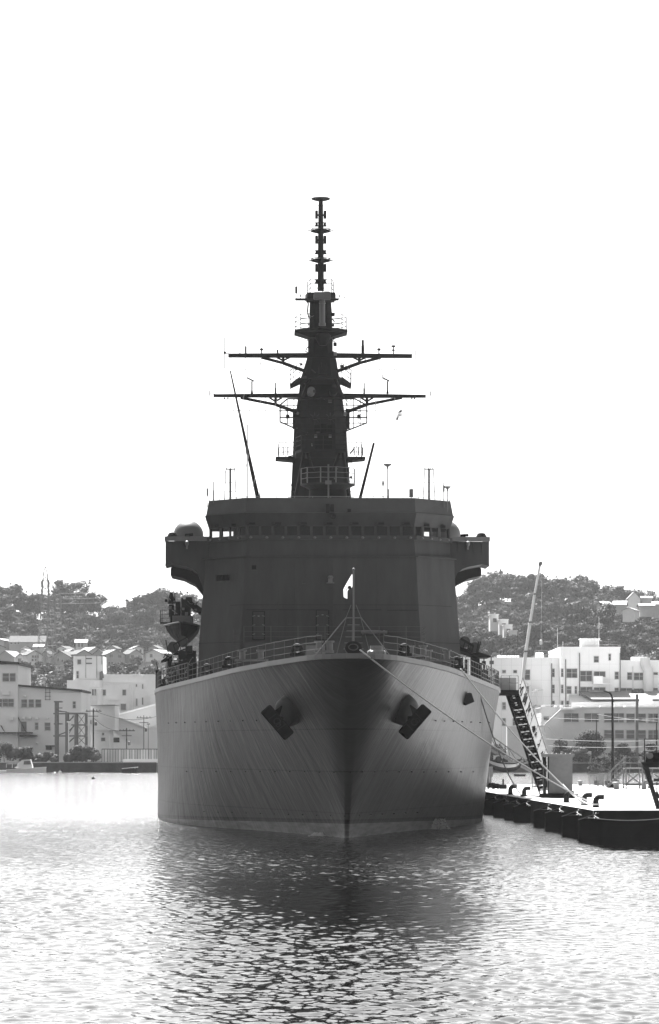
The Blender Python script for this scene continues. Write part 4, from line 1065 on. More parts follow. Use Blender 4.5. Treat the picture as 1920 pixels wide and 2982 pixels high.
# gangway
g = thing('gangway', (14.6, 206, QZ), 'steep dark stepped gangway with a white lettered canvas side, from ship deck to quay', 'gangway')
TL, TR = P(1476,2021,217), P(1508,2018,217); BL, BR = P(1572,2305,204), P(1598,2300,204)
m = MB()
for p, q in ((TL, BL), (TR, BR)): m.beam(p, q, .07, .34)
m.build_each('side_girder', BLACK, g)
m = MB(); K = 26
for k in range(1, K):
    t_ = k/K; p = TL.lerp(BL, t_); q = TR.lerp(BR, t_)
    p = p.lerp(q, .04); m.beam(p, q, .3, .1) if k % 2 else m.beam(p, q, .2, .3)
m.build_each('tread', DARK, g)
m = MB()
for s0, s1 in ((.0,.43),(.66,1.0)):                              # closed plates either side of the step openings
    p, q = TL.lerp(TR, s0), TL.lerp(TR, s1); r_, s2 = BL.lerp(BR, s0), BL.lerp(BR, s1)
    m.add([p,q,s2,r_]+[v+Vector((0,.04,.04)) for v in (p,q,s2,r_)], [(0,1,2,3),(7,6,5,4)])
m.build_each('soffit_plate', DARK, g)
up_ = Vector((0, .25, 1.0))
m = MB()
CT, CB = TR+Vector((.05,0,0)), BR+Vector((.05,0,0))
nseg = 16
lo_ = [CT.lerp(CB, k/nseg)+Vector((0,0,.1)) for k in range(nseg+1)]
hi_ = [p+Vector((.33,0,.95)) for p in lo_]
m.add(lo_+hi_, [(k, k+1, nseg+2+k, nseg+1+k) for k in range(nseg)])
cv = m.build('canvas_screen', CANVAS, g)
m = MB(); m.path([p+Vector((0,0,.03)) for p in hi_], .03); 
for k in range(0, nseg+1, 2): m.tube(lo_[k], hi_[k], .02)
m.path([TL.lerp(BL, k/8)+Vector((0,.1,.95)) for k in range(9)], .02) if False else None
m.build('handrail', DARK, g)
# brush-lettered characters on the canvas, traced as strokes (u along the slope, v across it)
def cvp(u, v): return (CT.lerp(CB, u)+Vector((0,0,.1)))+Vector((.33,0,.95))*v+Vector((.0,-.03,0))
m = MB()
def stroke(pts, wd=.05):
    q = [cvp(*p) for p in pts]
    m.path(q, wd, 5)
C = lambda u0, s: [[(u0+a*s, .12+b*.75) for a, b in st_] for st_ in s_glyph]
glyphs = [(.015, [[(0,.3),(.006,.5)],[(.022,.15),(.03,.6),(.045,.75),(.055,.35),(.05,.1)]]),
          (.115, [[(.0,.3),(.022,.35)],[(-.0,.6),(.012,.5),(.02,.15)],[(.025,.85),(.035,.2)],[(.034,.9),(.06,.75),(.062,.2)],[(.048,.85),(.05,.3)],[(.064,.85),(.07,.3)]]),
          (.235, [[(.0,.15),(.02,.5),(.012,.85)],[(.02,.5),(.045,.45)],[(.03,.8),(.045,.5),(.055,.2)],[(.045,.5),(.065,.8)]]),
          (.335, [[(0,.7),(.02,.6)],[(.035,.55),(.04,.5)]]),
          (.42, [[(0,.25),(.01,.35)],[(.02,.2),(.025,.5)],[(.03,.2),(.037,.6)],[(.042,.2),(.05,.65)],[(.055,.25),(.062,.6)]]),
          (.51, [[(0,.3),(.012,.6)],[(.015,.35),(.02,.5)]]),
          (.60, [[(0,.25),(.03,.5),(.02,.7)]]), (.70, [[(0,.3),(.02,.6)],[(.03,.3),(.04,.6)]]), (.79, [[(0,.25),(.015,.6)],[(.03,.3),(.035,.6)],[(.05,.4),(.06,.5)]])]
for u0, sts in glyphs:
    for st_ in sts: stroke([(u0+a, b) for a, b in st_], .045)
m.build('lettering', INK, cv)
# head platform of the gangway
a = P(1455,2015,216); b = P(1509,1970,216)
m = MB(); m.box(a.x, b.x+.05, 215.6, 218, a.z-.25, a.z+.12); m.build('head_platform', DARK, g)
m = MB(); m.box(a.x+.05, b.x, 217.9, 217.93, a.z+.12, b.z-.05); m.build('canvas_screen', CANVAS, g)
rail('handrail', [(a.x+.1,215.7,a.z+.12),(b.x,215.7,a.z+.12)], h=1.0, lines=2, r=.018, step=.55, mt=GALV, parent=g)
# steel trestle under the gangway
D = 3.46*F/(2302-HY)
m = MB()
def Q(px, py, dd=0): p = P(px, py, D+dd); return p
for px in (1551, 1559, 1577, 1583):
    m.tube(P(px,2302,D+(px % 3)), P(px,2240,D+(px % 3)), .05)
m.beam(P(1549,2240,D), P(1590,2240,D), .6, .06); m.beam(P(1551,2290,D), P(1592,2290,D), .08, .12); m.beam(P(1561,2285,D), P(1585,2262,D), .08, .08); m.beam(P(1572,2293,D), P(1592,2293,D), .3, .2)
tag(m.build('steel_trestle', GALV), 'grey steel trestle under the lower end of the gangway', 'trestle')
# safety net and truss walkway farther aft
m = MB(); D = 262.
a1, a2 = P(1395,2118,D), P(1600,2262,D); c1, c2 = P(1395,2165,D), P(1600,2275,D)
m.beam(a1, a2, .12, .1); m.beam(c1, c2, .12, .22)
for t0, t1 in ((.15,.3),(.42,.3),(.42,.58),(.72,.58)):
    m.beam(a1.lerp(a2, t0), c1.lerp(c2, t1), .07, .07)
for t0 in (.3, .42, .6, .8): m.beam(a1.lerp(a2, t0), c1.lerp(c2, t0+.03), .06, .06)
tag(m.build('truss_walkway', GALV), 'grey truss walkway slanting down from the ship behind the gangway', 'walkway')
m = MB(); D = 258.; rows = []
for k in range(15):
    t_ = k/14; x = 1405+t_*115; sagv = math.sin(min(1, t_*1.02)*math.pi*.8+.35)
    top_ = 2205+16*t_-(0 if t_ < .9 else (t_-.9)*120)+10*math.sin(t_*3.0); bot = top_+10+14*math.sin(t_*2.7+.2)
    rows.append([P(x,top_,D), P(x,(top_+bot)/2,D-.6), P(x,bot,D-.3), P(x,bot-2,D+.5), P(x,top_,D+1)])
m.loft(rows, cap=False); m.path([r[0] for r in rows], .05); m.path([r[2] for r in rows], .05)
m.beam(P(1519,2208,D), P(1514,2234,D), .1, .1)
tag(m.build('safety_net', DARK), 'sagging safety net slung under the truss walkway', 'net')
# pump post, hoses, block at the hull side
D = 3.46*F/(2298-HY)
m = MB(); a = P(1425,2262,D); b = P(1436,2233,D); m.box(a.x,b.x,D,D+.4,a.z,b.z); m.tube(P(1423,2298,D), P(1423,2240,D), .12); m.tube(P(1430,2285,D), P(1430,2262,D), .06)
tag(m.build('control_post', GALV), 'grey box on a post at the quay edge beside the hull', 'control post')
m = MB(); rr = random.Random(5)
for k in range(7):
    x = 1412+k*6; p = P(x, 2296, D); p.z = QZ+.2; m.lathe([(0,-.2),(.2,-.15),(.26,0),(.2,.16),(0,.2)], p+Vector((0,rr.uniform(-.4,.4),rr.uniform(0,.15))), 10)
    m.tube(p, p+Vector((.4,.1,.1)), .08)
m.path([P(1437,2298,D), P(1437,2284,D), P(1446,2286,D), P(1452,2292,D), P(1450,2298,D)], .11)
tag(m.build('valve_manifold', BLACK), 'cluster of dark pipes and valves on the quay beside the hull', 'pipework')
m = MB(); p = P(1466,2300,D); p.z = QZ; m.loft([[(p.x-.28*s_,p.y-.3,p.z+z),(p.x+.28*s_,p.y-.3,p.z+z),(p.x+.28*s_,p.y+.3,p.z+z),(p.x-.28*s_,p.y+.3,p.z+z)] for z, s_ in ((0,1),(.3,1),(.34,.85))]); m.tube(p+Vector((0,0,.3)), p+Vector((0,0,.8)), .07)
tag(m.build('weight_block', BLACK), 'black block with a short post left of the hooked bollards', 'weight')
# quay street lamp
D = 249.; base = P(1785,2296,D); base.z = QZ
t = thing('street_lamp', base, 'tall street lamp on the quay with an arm curving left', 'street lamp')
m = MB(); pts = [base, P(1785,2150,D), P(1784.5,2050,D), P(1784,2035,D), P(1781,2024,D), P(1775,2017,D), P(1766,2014,D), P(1757,2013,D)]
m.path(pts, [.13,.10,.085,.08,.075,.07,.065,.06], 10); m.build('pole', DARK, t)
m = MB(); m.loft([[P(1758,2011,D)+Vector((0,-.15,0)),P(1758,2011,D)+Vector((0,.15,0)),P(1758,2015,D)+Vector((0,.15,0)),P(1758,2015,D)+Vector((0,-.15,0))],[P(1716,2008,D)+Vector((0,-.22,0)),P(1716,2008,D)+Vector((0,.22,0)),P(1716,2014,D)+Vector((0,.2,0)),P(1716,2014,D)+Vector((0,-.2,0))]])
m.build('lamp_head', STEEL, t)
m = MB(); m.box(base.x-.42,base.x+.3,D-.35,D+.35,QZ,QZ+.3); m.build('footing', BLACK, t)
# barriers, potted shrubs, access stands
for k, (x0, x1, D, lb) in enumerate(((1715,1743,262,'grey steel crowd barrier, leftmost of the stack by the lamp'),(1741,1760,258,'grey steel crowd barrier in the middle of the stack'),(1755,1783,255,'grey steel crowd barrier leaning at the lamp foot'))):
    m = MB(); a = P(x0,0,D).x; b = P(x1,0,D).x
    for zz in (.15, 1.1): m.tube((a,D,QZ+zz), (b,D+.5,QZ+zz), .03)
    nb = 12
    for i in range(nb+1): x = a+(b-a)*i/nb; m.tube((x,D+.5*i/nb,QZ+.05), (x,D+.5*i/nb,QZ+1.1), .018)
    m.tube((a-.1,D,QZ+1.0), (a+.9,D+.2,QZ+1.0), .1) if k == 0 else None
    for i in (0.1, .9): m.beam((a+(b-a)*i,D-.3,QZ+.03), (a+(b-a)*i,D+.6,QZ+.03), .06, .05)
    tag(m.build('crowd_barrier', STEEL), lb, 'barrier', 'barriers stacked on the quay')
def stand(x0, x1, ytop, D, label, stairs):
    base = P((x0+x1)/2, 0, D); base.z = QZ
    t = thing('access_stand', base, label, 'access stand')
    a = P(x0,0,D).x; b = P(x1,0,D).x; zt = P(0,2240,D).z; zr = P(0,2205,D).z; dp = 2.2
    m = MB()
    for x in (a, b):
        for y in (D, D+dp): m.beam((x,y,QZ+.25), (x,y,zt), .1, .1)
    m.beam((a,D,QZ+.4), (b,D,zt-.1), .09, .09); m.beam((a,D+dp,zt-.1), (b,D+dp,QZ+.4), .09, .09); m.beam((a,D,QZ+.35), (b,D,QZ+.35), .1, .18); m.beam((a,D+dp,QZ+.35), (b,D+dp,QZ+.35), .1, .12)
    m.beam((a+.15,D,QZ+.3),(a+.3,D,zt),.05,.08); m.build('frame', STEEL, t)
    m = MB(); m.box(a-.05,b+.05,D-.05,D+dp+.05,zt,zt+.08); m.build('deck', STEEL, t)
    m = MB()
    for x in (a, b):
        for y in (D, D+dp): m.tube((x-.05,y,QZ+.12), (x+.05,y,QZ+.12), .12, n=12)
    m.build_each('castor', BLACK, t)
    rail('guard_rail', [(a,D+dp,zt+.08),(a,D,zt+.08),(b,D,zt+.08),(b,D+dp,zt+.08)], h=zr-zt-.08, lines=2, r=.022, step=.6, mt=STEEL, parent=t)
    if stairs:
        m = MB(); e = P(1770,0,D).x
        for y in (D+.2, D+1.2):
            m.beam((a,y,zt), (e,y,QZ+.15), .05, .16); m.beam((a,y,zr), (e,y,QZ+1.1), .04, .05); m.beam((a,y,zr-.4), (e,y,QZ+.7), .03, .03)
            for k in range(5): tt = k/4; x = a+(e-a)*tt; m.tube((x,y,zt+(QZ+.15-zt)*tt), (x,y,zr+(QZ+1.1-zr)*tt), .02)
        for k in range(9): tt = k/8.5; x = a+(e-a)*tt; z = zt+(QZ+.15-zt)*tt; m.box(x-.13,x+.13,D+.2,D+1.2,z-.02,z+.02)
        m.build('stairs', STEEL, t)
stand(1824, 1872, 2205, 243, 'grey wheeled access stand with stairs beside the lamp post', True)
stand(1890, 1960, 2205, 246, 'grey wheeled access stand behind the dark frame at the photo\'s right edge', False)
def pot(px, D, h, label):
    base = P(px,0,D); base.z = QZ; t = thing('potted_shrub', base, label, 'potted shrub', None)
    m = MB(); m.lathe([(.18,0),(.25,.4),(.22,.42),(0,.38)], base, 12); m.build('pot', DARK, t)
    m = MB(); m.tube(base+Vector((0,0,.3)), base+Vector((.05,0,h*.6)), .03); m.build('stem', BARK, t)
    m = MB(); rr = random.Random(px)
    for k in range(240):
        c_ = base+Vector((rr.gauss(0,.3), rr.gauss(0,.25), h*.75+rr.gauss(0,h*.16))); s_ = rr.uniform(.04,.1); u = Vector((rr.gauss(0,1),rr.gauss(0,1),rr.gauss(0,1))).normalized(); v = u.orthogonal().normalized()
        m.add([c_-u*s_-v*s_*.6, c_+u*s_-v*s_*.6, c_+u*s_+v*s_*.6, c_-u*s_+v*s_*.6], [(0,1,2,3)])
    m.build('foliage', FOL[0], t)
pot(1738, 266, 1.95, 'smaller potted shrub standing behind the barriers, left one'); pot(1770, 264, 2.4, 'taller potted shrub behind the barriers beside the lamp pole')
pot(1796, 266, 2.0, 'potted shrub behind the stairs of the access stand')
# dark steel frame cut by the right edge of the picture
D = 167.5; base = P(1925,2352,D); base.z = QZ
t = thing('steel_gantry', base, 'black steel frame with a slanting leg and round searchlight, cut by the right edge', 'gantry')
def PX(px, py): return P(px, py, D)
m = MB()
m.loft([[PX(1869,2219)+Vector((0,y,0)),PX(1990,2219)+Vector((0,y,0)),PX(1990,2236)+Vector((0,y,0)),PX(1891,2236)+Vector((0,y,0)),PX(1893,2246)+Vector((0,y,0)),PX(1908,2300)+Vector((0,y,0)),PX(1930,2357)+Vector((0,y,0)),PX(1914,2357)+Vector((0,y,0)),PX(1897,2302)+Vector((0,y,0)),PX(1878,2247)+Vector((0,y,0))] for y in (0,.5)])
m.build('frame', DARK, t)
m = MB(); m.beam(PX(1968,2236), PX(1968,2357), .3, .3); m.build('leg', DARK, t)
m = MB(); a = PX(1882,2218); m.loft([[PX(x,y)+Vector((0,dy,0)) for x, y in ((1881,2219),(1885,2195),(1893,2188),(1903,2190),(1906,2219))] for dy in (.1,.7)]); m.build('searchlight_housing', DARK, t)
m = MB(); c_ = PX(1894,2201); m.tube(c_+Vector((0,.08,0)), c_+Vector((0,-.05,0)), .17, n=18); m.build('lamp_glass', GALV, t)
m = MB(); a = PX(1903,2219); b = PX(1930,2193); m.box(a.x,b.x,D+.1,D+.6,a.z,b.z); m.build('winch_box', BLACK, t)
m = MB(); m.tube(PX(1878,2219), PX(1878,2152), .03); m.tube(PX(1878,2152), PX(1960,2152), .015)
for y in (2189, 2170): m.tube(PX(1878,y), PX(1960,y+1), .02)
m.build('guard_rail', DARK, t)
m = MB(); D2 = 200.; p = P(1914,2304,D2); p.z = QZ+.0
m.lathe([(.28,0),(.26,.1),(.05,.45),(.03,1.1),(0,1.1)], (p.x,p.y,QZ), 10); m.box(p.x-.2,p.x+.25,p.y-.1,p.y+.1,QZ+1.1,QZ+1.3)
tag(m.build('warning_stand', DARK), 'small dark cone-footed stand seen through the black frame', 'stand')
m = MB(); D2 = 3.46*F/(2300-HY); p = P(1876,2300,D2); p.z = QZ
m.path([p, p+Vector((0,0,.5)), p+Vector((.1,-.05,.62)), p+Vector((.6,-.1,.66))], [.2,.17,.16,.13], 12)
tag(m.build('mooring_bollard', GALV), 'pale hooked bollard between the access stand wheels and the black frame', 'bollard')
# small craft and floats
m = MB(); D2 = 488.; a = P(1500,2262,D2); b = P(1530,2262,D2); m.loft([[(a.x,D2,-.1),(b.x,D2,-.1),(b.x,D2+2,-.1),(a.x,D2+2,-.1)],[(a.x-.1,D2,.35),(b.x+.1,D2,.3),(b.x+.1,D2+2,.3),(a.x-.1,D2+2,.35)]])
tag(m.build('raft', DARK), 'low dark raft floating between the quay and the far shore', 'raft')
# ---------------------------------------------------------------- far shore: terrain
SKY = [(-400,1700),(0,1710),(50,1706),(100,1725),(130,1735),(165,1718),(250,1718),(275,1738),(288,1775),(300,1785),(320,1770),(340,1762),(360,1775),(385,1780),(400,1762),(412,1728),(440,1722),(480,1728),(560,1735),(620,1760),(900,1790),(1250,1760),(1322,1735),(1340,1742),(1380,1722),(1395,1700),(1440,1678),(1460,1676),(1480,1700),(1520,1678),(1560,1672),(1620,1674),(1645,1700),(1660,1682),(1700,1688),(1750,1718),(1800,1722),(1840,1728),(1870,1735),(1900,1750),(2300,1760)]
XU, YU = [a for a, b in SKY], [b for a, b in SKY]
def HT(X, D):
    u = 960+X/max(D,1)*F
    if D < 640: return 1.75
    crest = CAMZ+(HY-(np.interp(u, XU, YU)+60))/F*1350
    mid = np.interp(u, [0,480,1300,1920], [32,34,36,38])
    if D < 1100: t = (D-640)/460; t = t*t*(3-2*t)*.6+t*.4; return 1.75+(mid-1.75)*t
    if D < 1180: return mid-(D-1100)*.01
    if D < 1350: t = (D-1180)/170; return mid-.8+(crest-mid+.8)*t
    return crest-(D-1350)*.12
m = MB(); Ds = [556,600,640]+list(range(680,1460,20))+[1600,2200,4000]; us = np.linspace(-900, 2900, 150)
vs = []
for D in Ds:
    for u in us:
        X = (u-960)/F*D*(1 if D < 1700 else 1.5)
        z = HT((u-960)/F*D, D); 
        if D > 650: z += 1.2*math.sin(X*.11+D*.07)*min(1,(D-650)/100)
        vs.append((X, D, max(z, 1.75) if D < 2000 else 1.0))
nc = len(us); m.add(vs, [(i*nc+j, i*nc+j+1, (i+1)*nc+j+1, (i+1)*nc+j) for i in range(len(Ds)-1) for j in range(nc-1)])
hl = m.build('hills', GRASS, origin=(0,556,0), smooth=True); tag(hl, kind='structure')
m = MB(); m.box(-400, 400, 555.7, 668, -1, 1.7); tag(m.build('shore_ground', SHORE), kind='structure')
def wall_(x0, x1, ytop, name, label, D=555.0):
    a = P(x0,0,D).x; b = P(x1,0,D).x; z = P(0,ytop,D).z; m = MB()
    m.box(a, b, D, D+.6, -1, z-.12); m.build_ = None
    o = m.build(name, STONE); tag(o, label, 'sea wall'); m = MB(); m.box(a-.02, b+.02, D-.12, D+.7, z-.12, z+.02); m.build('coping', SHORE, o)
wall_(-300, 455, 2220, 'sea_wall', 'long dark stone sea wall on the left shore below the bushes')
wall_(1380, 2300, 2222, 'sea_wall', 'long dark stone sea wall on the right shore below the white factory')
# ---- trees
def leafcloud(m, c, r, n_, s_, rr, hollow=.55):
    c = Vector(c)
    for _ in range(n_):
        d_ = Vector((rr.gauss(0,1), rr.gauss(0,1), rr.gauss(0,1)*.9+.15)).normalized(); t_ = hollow+(1-hollow)*rr.random()**.6
        p = c+Vector((d_.x*r[0], d_.y*r[1], d_.z*r[2]))*t_
        nn = (d_+Vector((rr.gauss(0,.2),rr.gauss(0,.2),rr.gauss(0,.2)+.1))).normalized(); u = nn.orthogonal().normalized(); u = (Matrix.Rotation(rr.uniform(0,6.3),3,nn) @ u); v = nn.cross(u)
        a = s_*rr.uniform(.6,1.3); b = a*rr.uniform(.45,.9)
        m.add([p-u*a-v*b*.3, p-v*b+u*a*.1, p+u*a, p+v*b], [(0,1,2,3)])
def tree_proto(seed, h, wd, fol, style):
    rr = random.Random(seed); base = (0, 0, 0)
    t = thing('tree', base, 'x', 'tree')
    m = MB(); th = h*.55
    m.path([(0,0,-1),(rr.uniform(-.2,.2),0,th*.5),(rr.uniform(-.5,.5),rr.uniform(-.3,.3),th)], [.35,.26,.16], 7)
    for k in range(5):
        a = rr.uniform(0,6.28); z0 = th*rr.uniform(.45,1); m.tube((0,0,z0), (math.cos(a)*wd*.35,math.sin(a)*wd*.35,z0+h*.22), .13, .05, 5)
    m.build('trunk', BARK, t)
    m = MB(); nb = 24 if style != 2 else 9
    for k in range(nb):
        if style == 0: a = rr.uniform(0,6.28); q = wd*.5*rr.random()**.5*.8; zc = h*(.2+.68*rr.random()*(1-.45*q/(wd*.5)))
        elif style == 1: a = rr.uniform(0,6.28); q = wd*.5*rr.random()**.5*.85; zc = h*(.18+.7*rr.random())
        else: a = rr.uniform(0,6.28); q = wd*.18*rr.random(); zc = h*(.2+.72*k/nb)
        br_ = wd*rr.uniform(.10,.2)*(1 if style != 2 else 1.3*(1.15-k/nb))
        leafcloud(m, (q*math.cos(a), q*math.sin(a), zc), (br_,br_,br_*rr.uniform(.6,.85)), int(110+br_*60), .34, rr)
        # sprigs breaking the outline
        for _ in range(3):
            a2 = rr.uniform(0,6.28); leafcloud(m, (q*math.cos(a)+br_*math.cos(a2), q*math.sin(a)+br_*math.sin(a2)*.8, zc+br_*rr.uniform(.1,.8)), (br_*.28,br_*.28,br_*.2), 22, .3, rr, .1)
    m.build('crown', fol, t)
    return t
protos = []
for i, (h, wd, f, st_) in enumerate(((13,13,0,0),(12,14,1,0),(14,11,0,1),(11,12,1,1),(12,13,0,0),(9,9,1,1),(12,5,1,2),(13,15,0,1))):
    protos.append(tree_proto(50+i, h, wd, FOL[f], st_))
index_kids()
used = set(); rr = random.Random(11); ntree = 0
def put_tree(k, X, D, s_, label, group, z=None):
    global ntree
    if k not in used: o = protos[k]; used.add(k)
    else: o = copy_tree(protos[k])
    o.location = (X, D, (HT(X, D) if z is None else z)-.3); o.scale = (s_*rr.uniform(.9,1.1), s_*rr.uniform(.9,1.1), s_); o.rotation_euler = (0,0,rr.uniform(0,6.28))
    o['label'] = label; o['group'] = group; o['category'] = 'tree'; ntree += 1
def rowt(u0, u1, D, sp, kinds, s0, s1, label, group, jit=8):
    du = sp/D*F; u = u0
    while u < u1:
        DD = D+rr.uniform(-jit, jit); X = (u+rr.uniform(-.25,.25)*du-960)/F*DD
        put_tree(rr.choice(kinds), X, DD, rr.uniform(s0, s1), label, group); u += du
Lc = 'broad dark tree on the crest of the left hill, against the sky'; Rc = 'broad dark tree on the crest of the right hill, against the sky'
for D in (1352, 1330): rowt(-60, 620, D, 8.5, (0,1,2,4,7), .85, 1.1, Lc, 'trees along the left hill crest', 5)
for D in (1352, 1328): rowt(1290, 2010, D, 8.5, (0,1,2,4,7), .85, 1.1, Rc, 'trees along the right hill crest', 5)
Ls = 'bushy tree on the left hillside above the houses'
for D in (1300, 1270, 1245, 1222): rowt(-60, 560, D, 9.5, (0,2,3,4,5,7), .6, .9, Ls, 'trees on the left hillside above the houses')
Ll = 'bushy tree on the slope between the houses and the factory roofs'
for D in (975, 930, 880, 830): rowt(20, 480, D, 6.5, (0,1,3,5,4), .36, .58, Ll, 'trees on the slope below the left houses')
rowt(60, 480, 1045, 5.5, (0,1,3,5), .25, .36, Ll, 'trees on the slope below the left houses')
Rs = 'bushy tree on the right hillside behind the white factory'
for D in (1300, 1265, 1225, 1180, 1130, 1080, 1030, 970, 900, 830): rowt(1300, 1990, D, 11.5, (0,1,2,3,4,5,7), .6, .98, Rs, 'trees on the right hillside')
for u, D, k, s_, lb in ((1700,1060,7,1.45,'largest round-crowned tree in the middle of the right hillside'),(1560,1075,4,1.25,'round-crowned tree behind the crane boom on the right hillside'),(1500,1355,2,1.0,'lone tree standing clear above the left end of the right hill crest'),(1440,1352,1,1.1,'feathery tree rising above the crest just right of the bare rock shoulder')):
    put_tree(k, (u-960)/F*D, D, s_, lb, 'trees on the right hillside')
for u, D, k, s_ in ((415,1310,0,1.15),(450,1305,7,1.25),(490,1300,4,1.15)): put_tree(k, (u-960)/F*D, D, s_, 'tall dark tree in the clump just left of the ship\'s superstructure', 'clump of trees left of the ship')
for u, D, s_ in ((1535,700,.8),(1550,705,.65),(1520,700,.5)): put_tree(6, (u-960)/F*D, D, s_*1.6, 'pale pointed tree above the roof left of the crane boom', 'pointed trees behind the factory roof')
for D in (1345, 1290, 1230, 1150, 1060, 960): rowt(640, 1280, D, 15, (0,1,3,7), .8, 1.1, 'tree on the low saddle of hills hidden behind the ship', 'trees behind the ship')
# undergrowth covering the slopes
m = MB(); ru = random.Random(4)
for _ in range(38000):
    D = ru.uniform(700, 1350); u = ru.uniform(-80, 600) if ru.random() < .42 else (ru.uniform(1280, 2000) if ru.random() < .8 else ru.uniform(600, 1280)); X = (u-960)/F*D
    if 985 < D < 1200 and u < 500: continue
    z = HT(X, D)+ru.random()**2*3.0+.2; s_ = ru.uniform(.25, .55); nn = Vector((ru.gauss(0,.4), ru.gauss(-.5,.4), ru.gauss(.6,.3))).normalized(); a = nn.orthogonal().normalized()*s_; b = nn.cross(a)*.8; p = Vector((X, D, z))
    m.add([p-a-b, p+a-b*.7, p+a*.8+b, p-a*.7+b], [(0,1,2,3)])
tag(m.build('undergrowth', FOL[0], origin=(0,700,0)), 'low tangled undergrowth covering the hillsides between the trees', 'undergrowth', kind='stuff')
def bush(u0, u1, ytop, D, label, fol, seed, zb=1.7, dens=1.0):
    a = P(u0,0,D).x; b = P(u1,0,D).x; zt = P(0,ytop,D).z; rb = random.Random(seed); t = thing('bush', ((a+b)/2, D, zb), label, 'bush')
    W_ = b-a; H_ = zt-zb; m = MB(); nb = max(8, int(W_*2.4))
    for k in range(nb):
        x = a+W_*(.12+.76*rb.random()); q = 1-abs((x-(a+b)/2)/(W_/2))**2*.6; r_ = H_*rb.uniform(.2,.32)
        leafcloud(m, (x, D+rb.uniform(-.25,.25)*W_*.6, zb+max(.3,(H_*q-r_)*rb.random()**.5)), (r_*1.2,r_,r_*.85), int((200+r_*140)*dens), .17, rb)
    m.build('leaves', fol, t)
    m = MB()
    for k in range(4): x = a+W_*(.2+.6*rb.random()); m.tube((x,D,zb-.3), (x+rb.uniform(-.4,.4),D,zb+H_*.5), .09, .04, 5)
    m.build('stems', BARK, t)
bush(-40,55,2155,560,'tall bush at the far left edge above the sea wall',FOL[1],1)
bush(48,95,2165,562,'dark upright bush, second from the left above the sea wall',FOL[0],2)
bush(88,185,2185,561,'low pale straggling bush left of the big round one',FOL[2],3)
bush(178,300,2166,559,'big round bush on the left shore overhanging the sea wall',FOL[1],4,dens=1.3)
bush(1400,1480,2160,572,'dark bush under the truss walkway on the far shore',FOL[0],5)
bush(1470,1560,2150,574,'bush behind the lower gangway on the far shore',FOL[1],12)
bush(1594,1680,2145,561,'wide bush right of the shelter box on the far shore',FOL[1],6)
bush(1680,1760,2112,568,'tall loose bush in front of the long office windows',FOL[0],7)
bush(1665,1715,2168,559,'rounded bright bush in front of the tall loose one',FOL[2],8)
bush(1780,1852,2156,564,'rounded bush behind the street lamp',FOL[1],9)
bush(1868,1925,2160,564,'rounded bush at the right edge behind the black frame',FOL[0],10)
bush(1722,1800,2200,558,'clipped low hedge on top of the right sea wall',FOL[0],11)
# ---- buildings
def windows(par, lst, D, deep=.18, fr=WFRAME, mull=True):
    for x0, x1, y0, y1 in lst:
        a = P(x0,y1,D); b = P(x1,y0,D); m = MB(); t_ = .10; w_, h_ = b.x-a.x, b.z-a.z; yy = D
        m.box(a.x-t_,a.x,yy-.12,yy-.001,a.z-t_,b.z+t_); m.box(b.x,b.x+t_,yy-.12,yy-.001,a.z-t_,b.z+t_)
        m.box(a.x,b.x,yy-.12,yy-.001,b.z,b.z+t_); m.box(a.x-.02,b.x+.02,yy-.2,yy-.001,a.z-t_,a.z)
        if mull:
            k = max(1, round(w_/1.1))
            for i in range(1, k): x = a.x+w_*i/k; m.box(x-.04,x+.04,yy-.09,yy-.03,a.z,b.z)
            if h_ > 1.1: z = a.z+h_*.55; m.box(a.x,b.x,yy-.085,yy-.035,z-.03,z+.03)
        f = m.build('window', fr, par); m = MB(); m.box(a.x,b.x,yy-.03,yy-.004,a.z,b.z); m.build('pane', PANE, f)
def block(name, label, cat, x0, x1, ytop, D, dep, mt, zb=1.7, parapet=True):
    a = P(x0,0,D); b = P(x1,0,D); zt = P(0,ytop,D).z; base = Vector(((a.x+b.x)/2, D+dep/2, zb))
    t = thing(name, base, label, cat) if label else name
    m = MB(); m.box(a.x,b.x,D,D+dep,zb-.5,zt); w_ = m.build('wall', mt, t)
    if parapet: m = MB(); m.box(a.x-.12,b.x+.12,D-.12,D+dep+.12,zt,zt+.22); m.build('parapet', mt, w_)
    return t, w_
zc = lambda x: x/3.08
zy = lambda y: 1950+y/3.08
def wl(l_): return [(zc(a), zc(b), zy(c_), zy(d_)) for a, b, c_, d_ in l_]
t, w_ = block('warehouse', 'tall grey warehouse with paired windows at the left edge', 'warehouse', -160, 52, 1935, 575, 25, WALLG, parapet=False)
m = MB(); a = P(-160,0,575).x; b = P(52,0,575).x; z0 = P(0,1936,575).z; m.loft([[(a,574.3,z0+1.1),(a,601,z0+1.1),(a,601,z0+1.6),(a,574.3,z0+1.6)],[(b+.4,574.3,z0-.0),(b+.4,601,z0-.0),(b+.4,601,z0+.45),(b+.4,574.3,z0+.45)]]); m.build('roof', DARK, t)
windows(w_, wl([(25,80,35,105),(90,138,35,105),(-25,18,265,332),(26,70,265,332),(77,122,265,332)]), 575)
m = MB()
for x0, x1, y0, y1 in wl([(25,88,195,228),(88,122,427,455)]): a = P(x0,y1,575); b = P(x1,y0,575); m.box(a.x,b.x,574.2,575,a.z,b.z)
m.build_each('vent_hood', WALLG, w_)
t, w_ = block('warehouse', 'lower grey warehouse wing with a dark sloping roof edge behind the bushes', 'warehouse', 52.5, 237, 2016, 576, 22, WALLG, parapet=False)
m = MB(); a = P(52.5,0,576).x; b = P(238.5,0,576).x; z1 = P(0,1999,576).z; z2 = P(0,2013,576).z
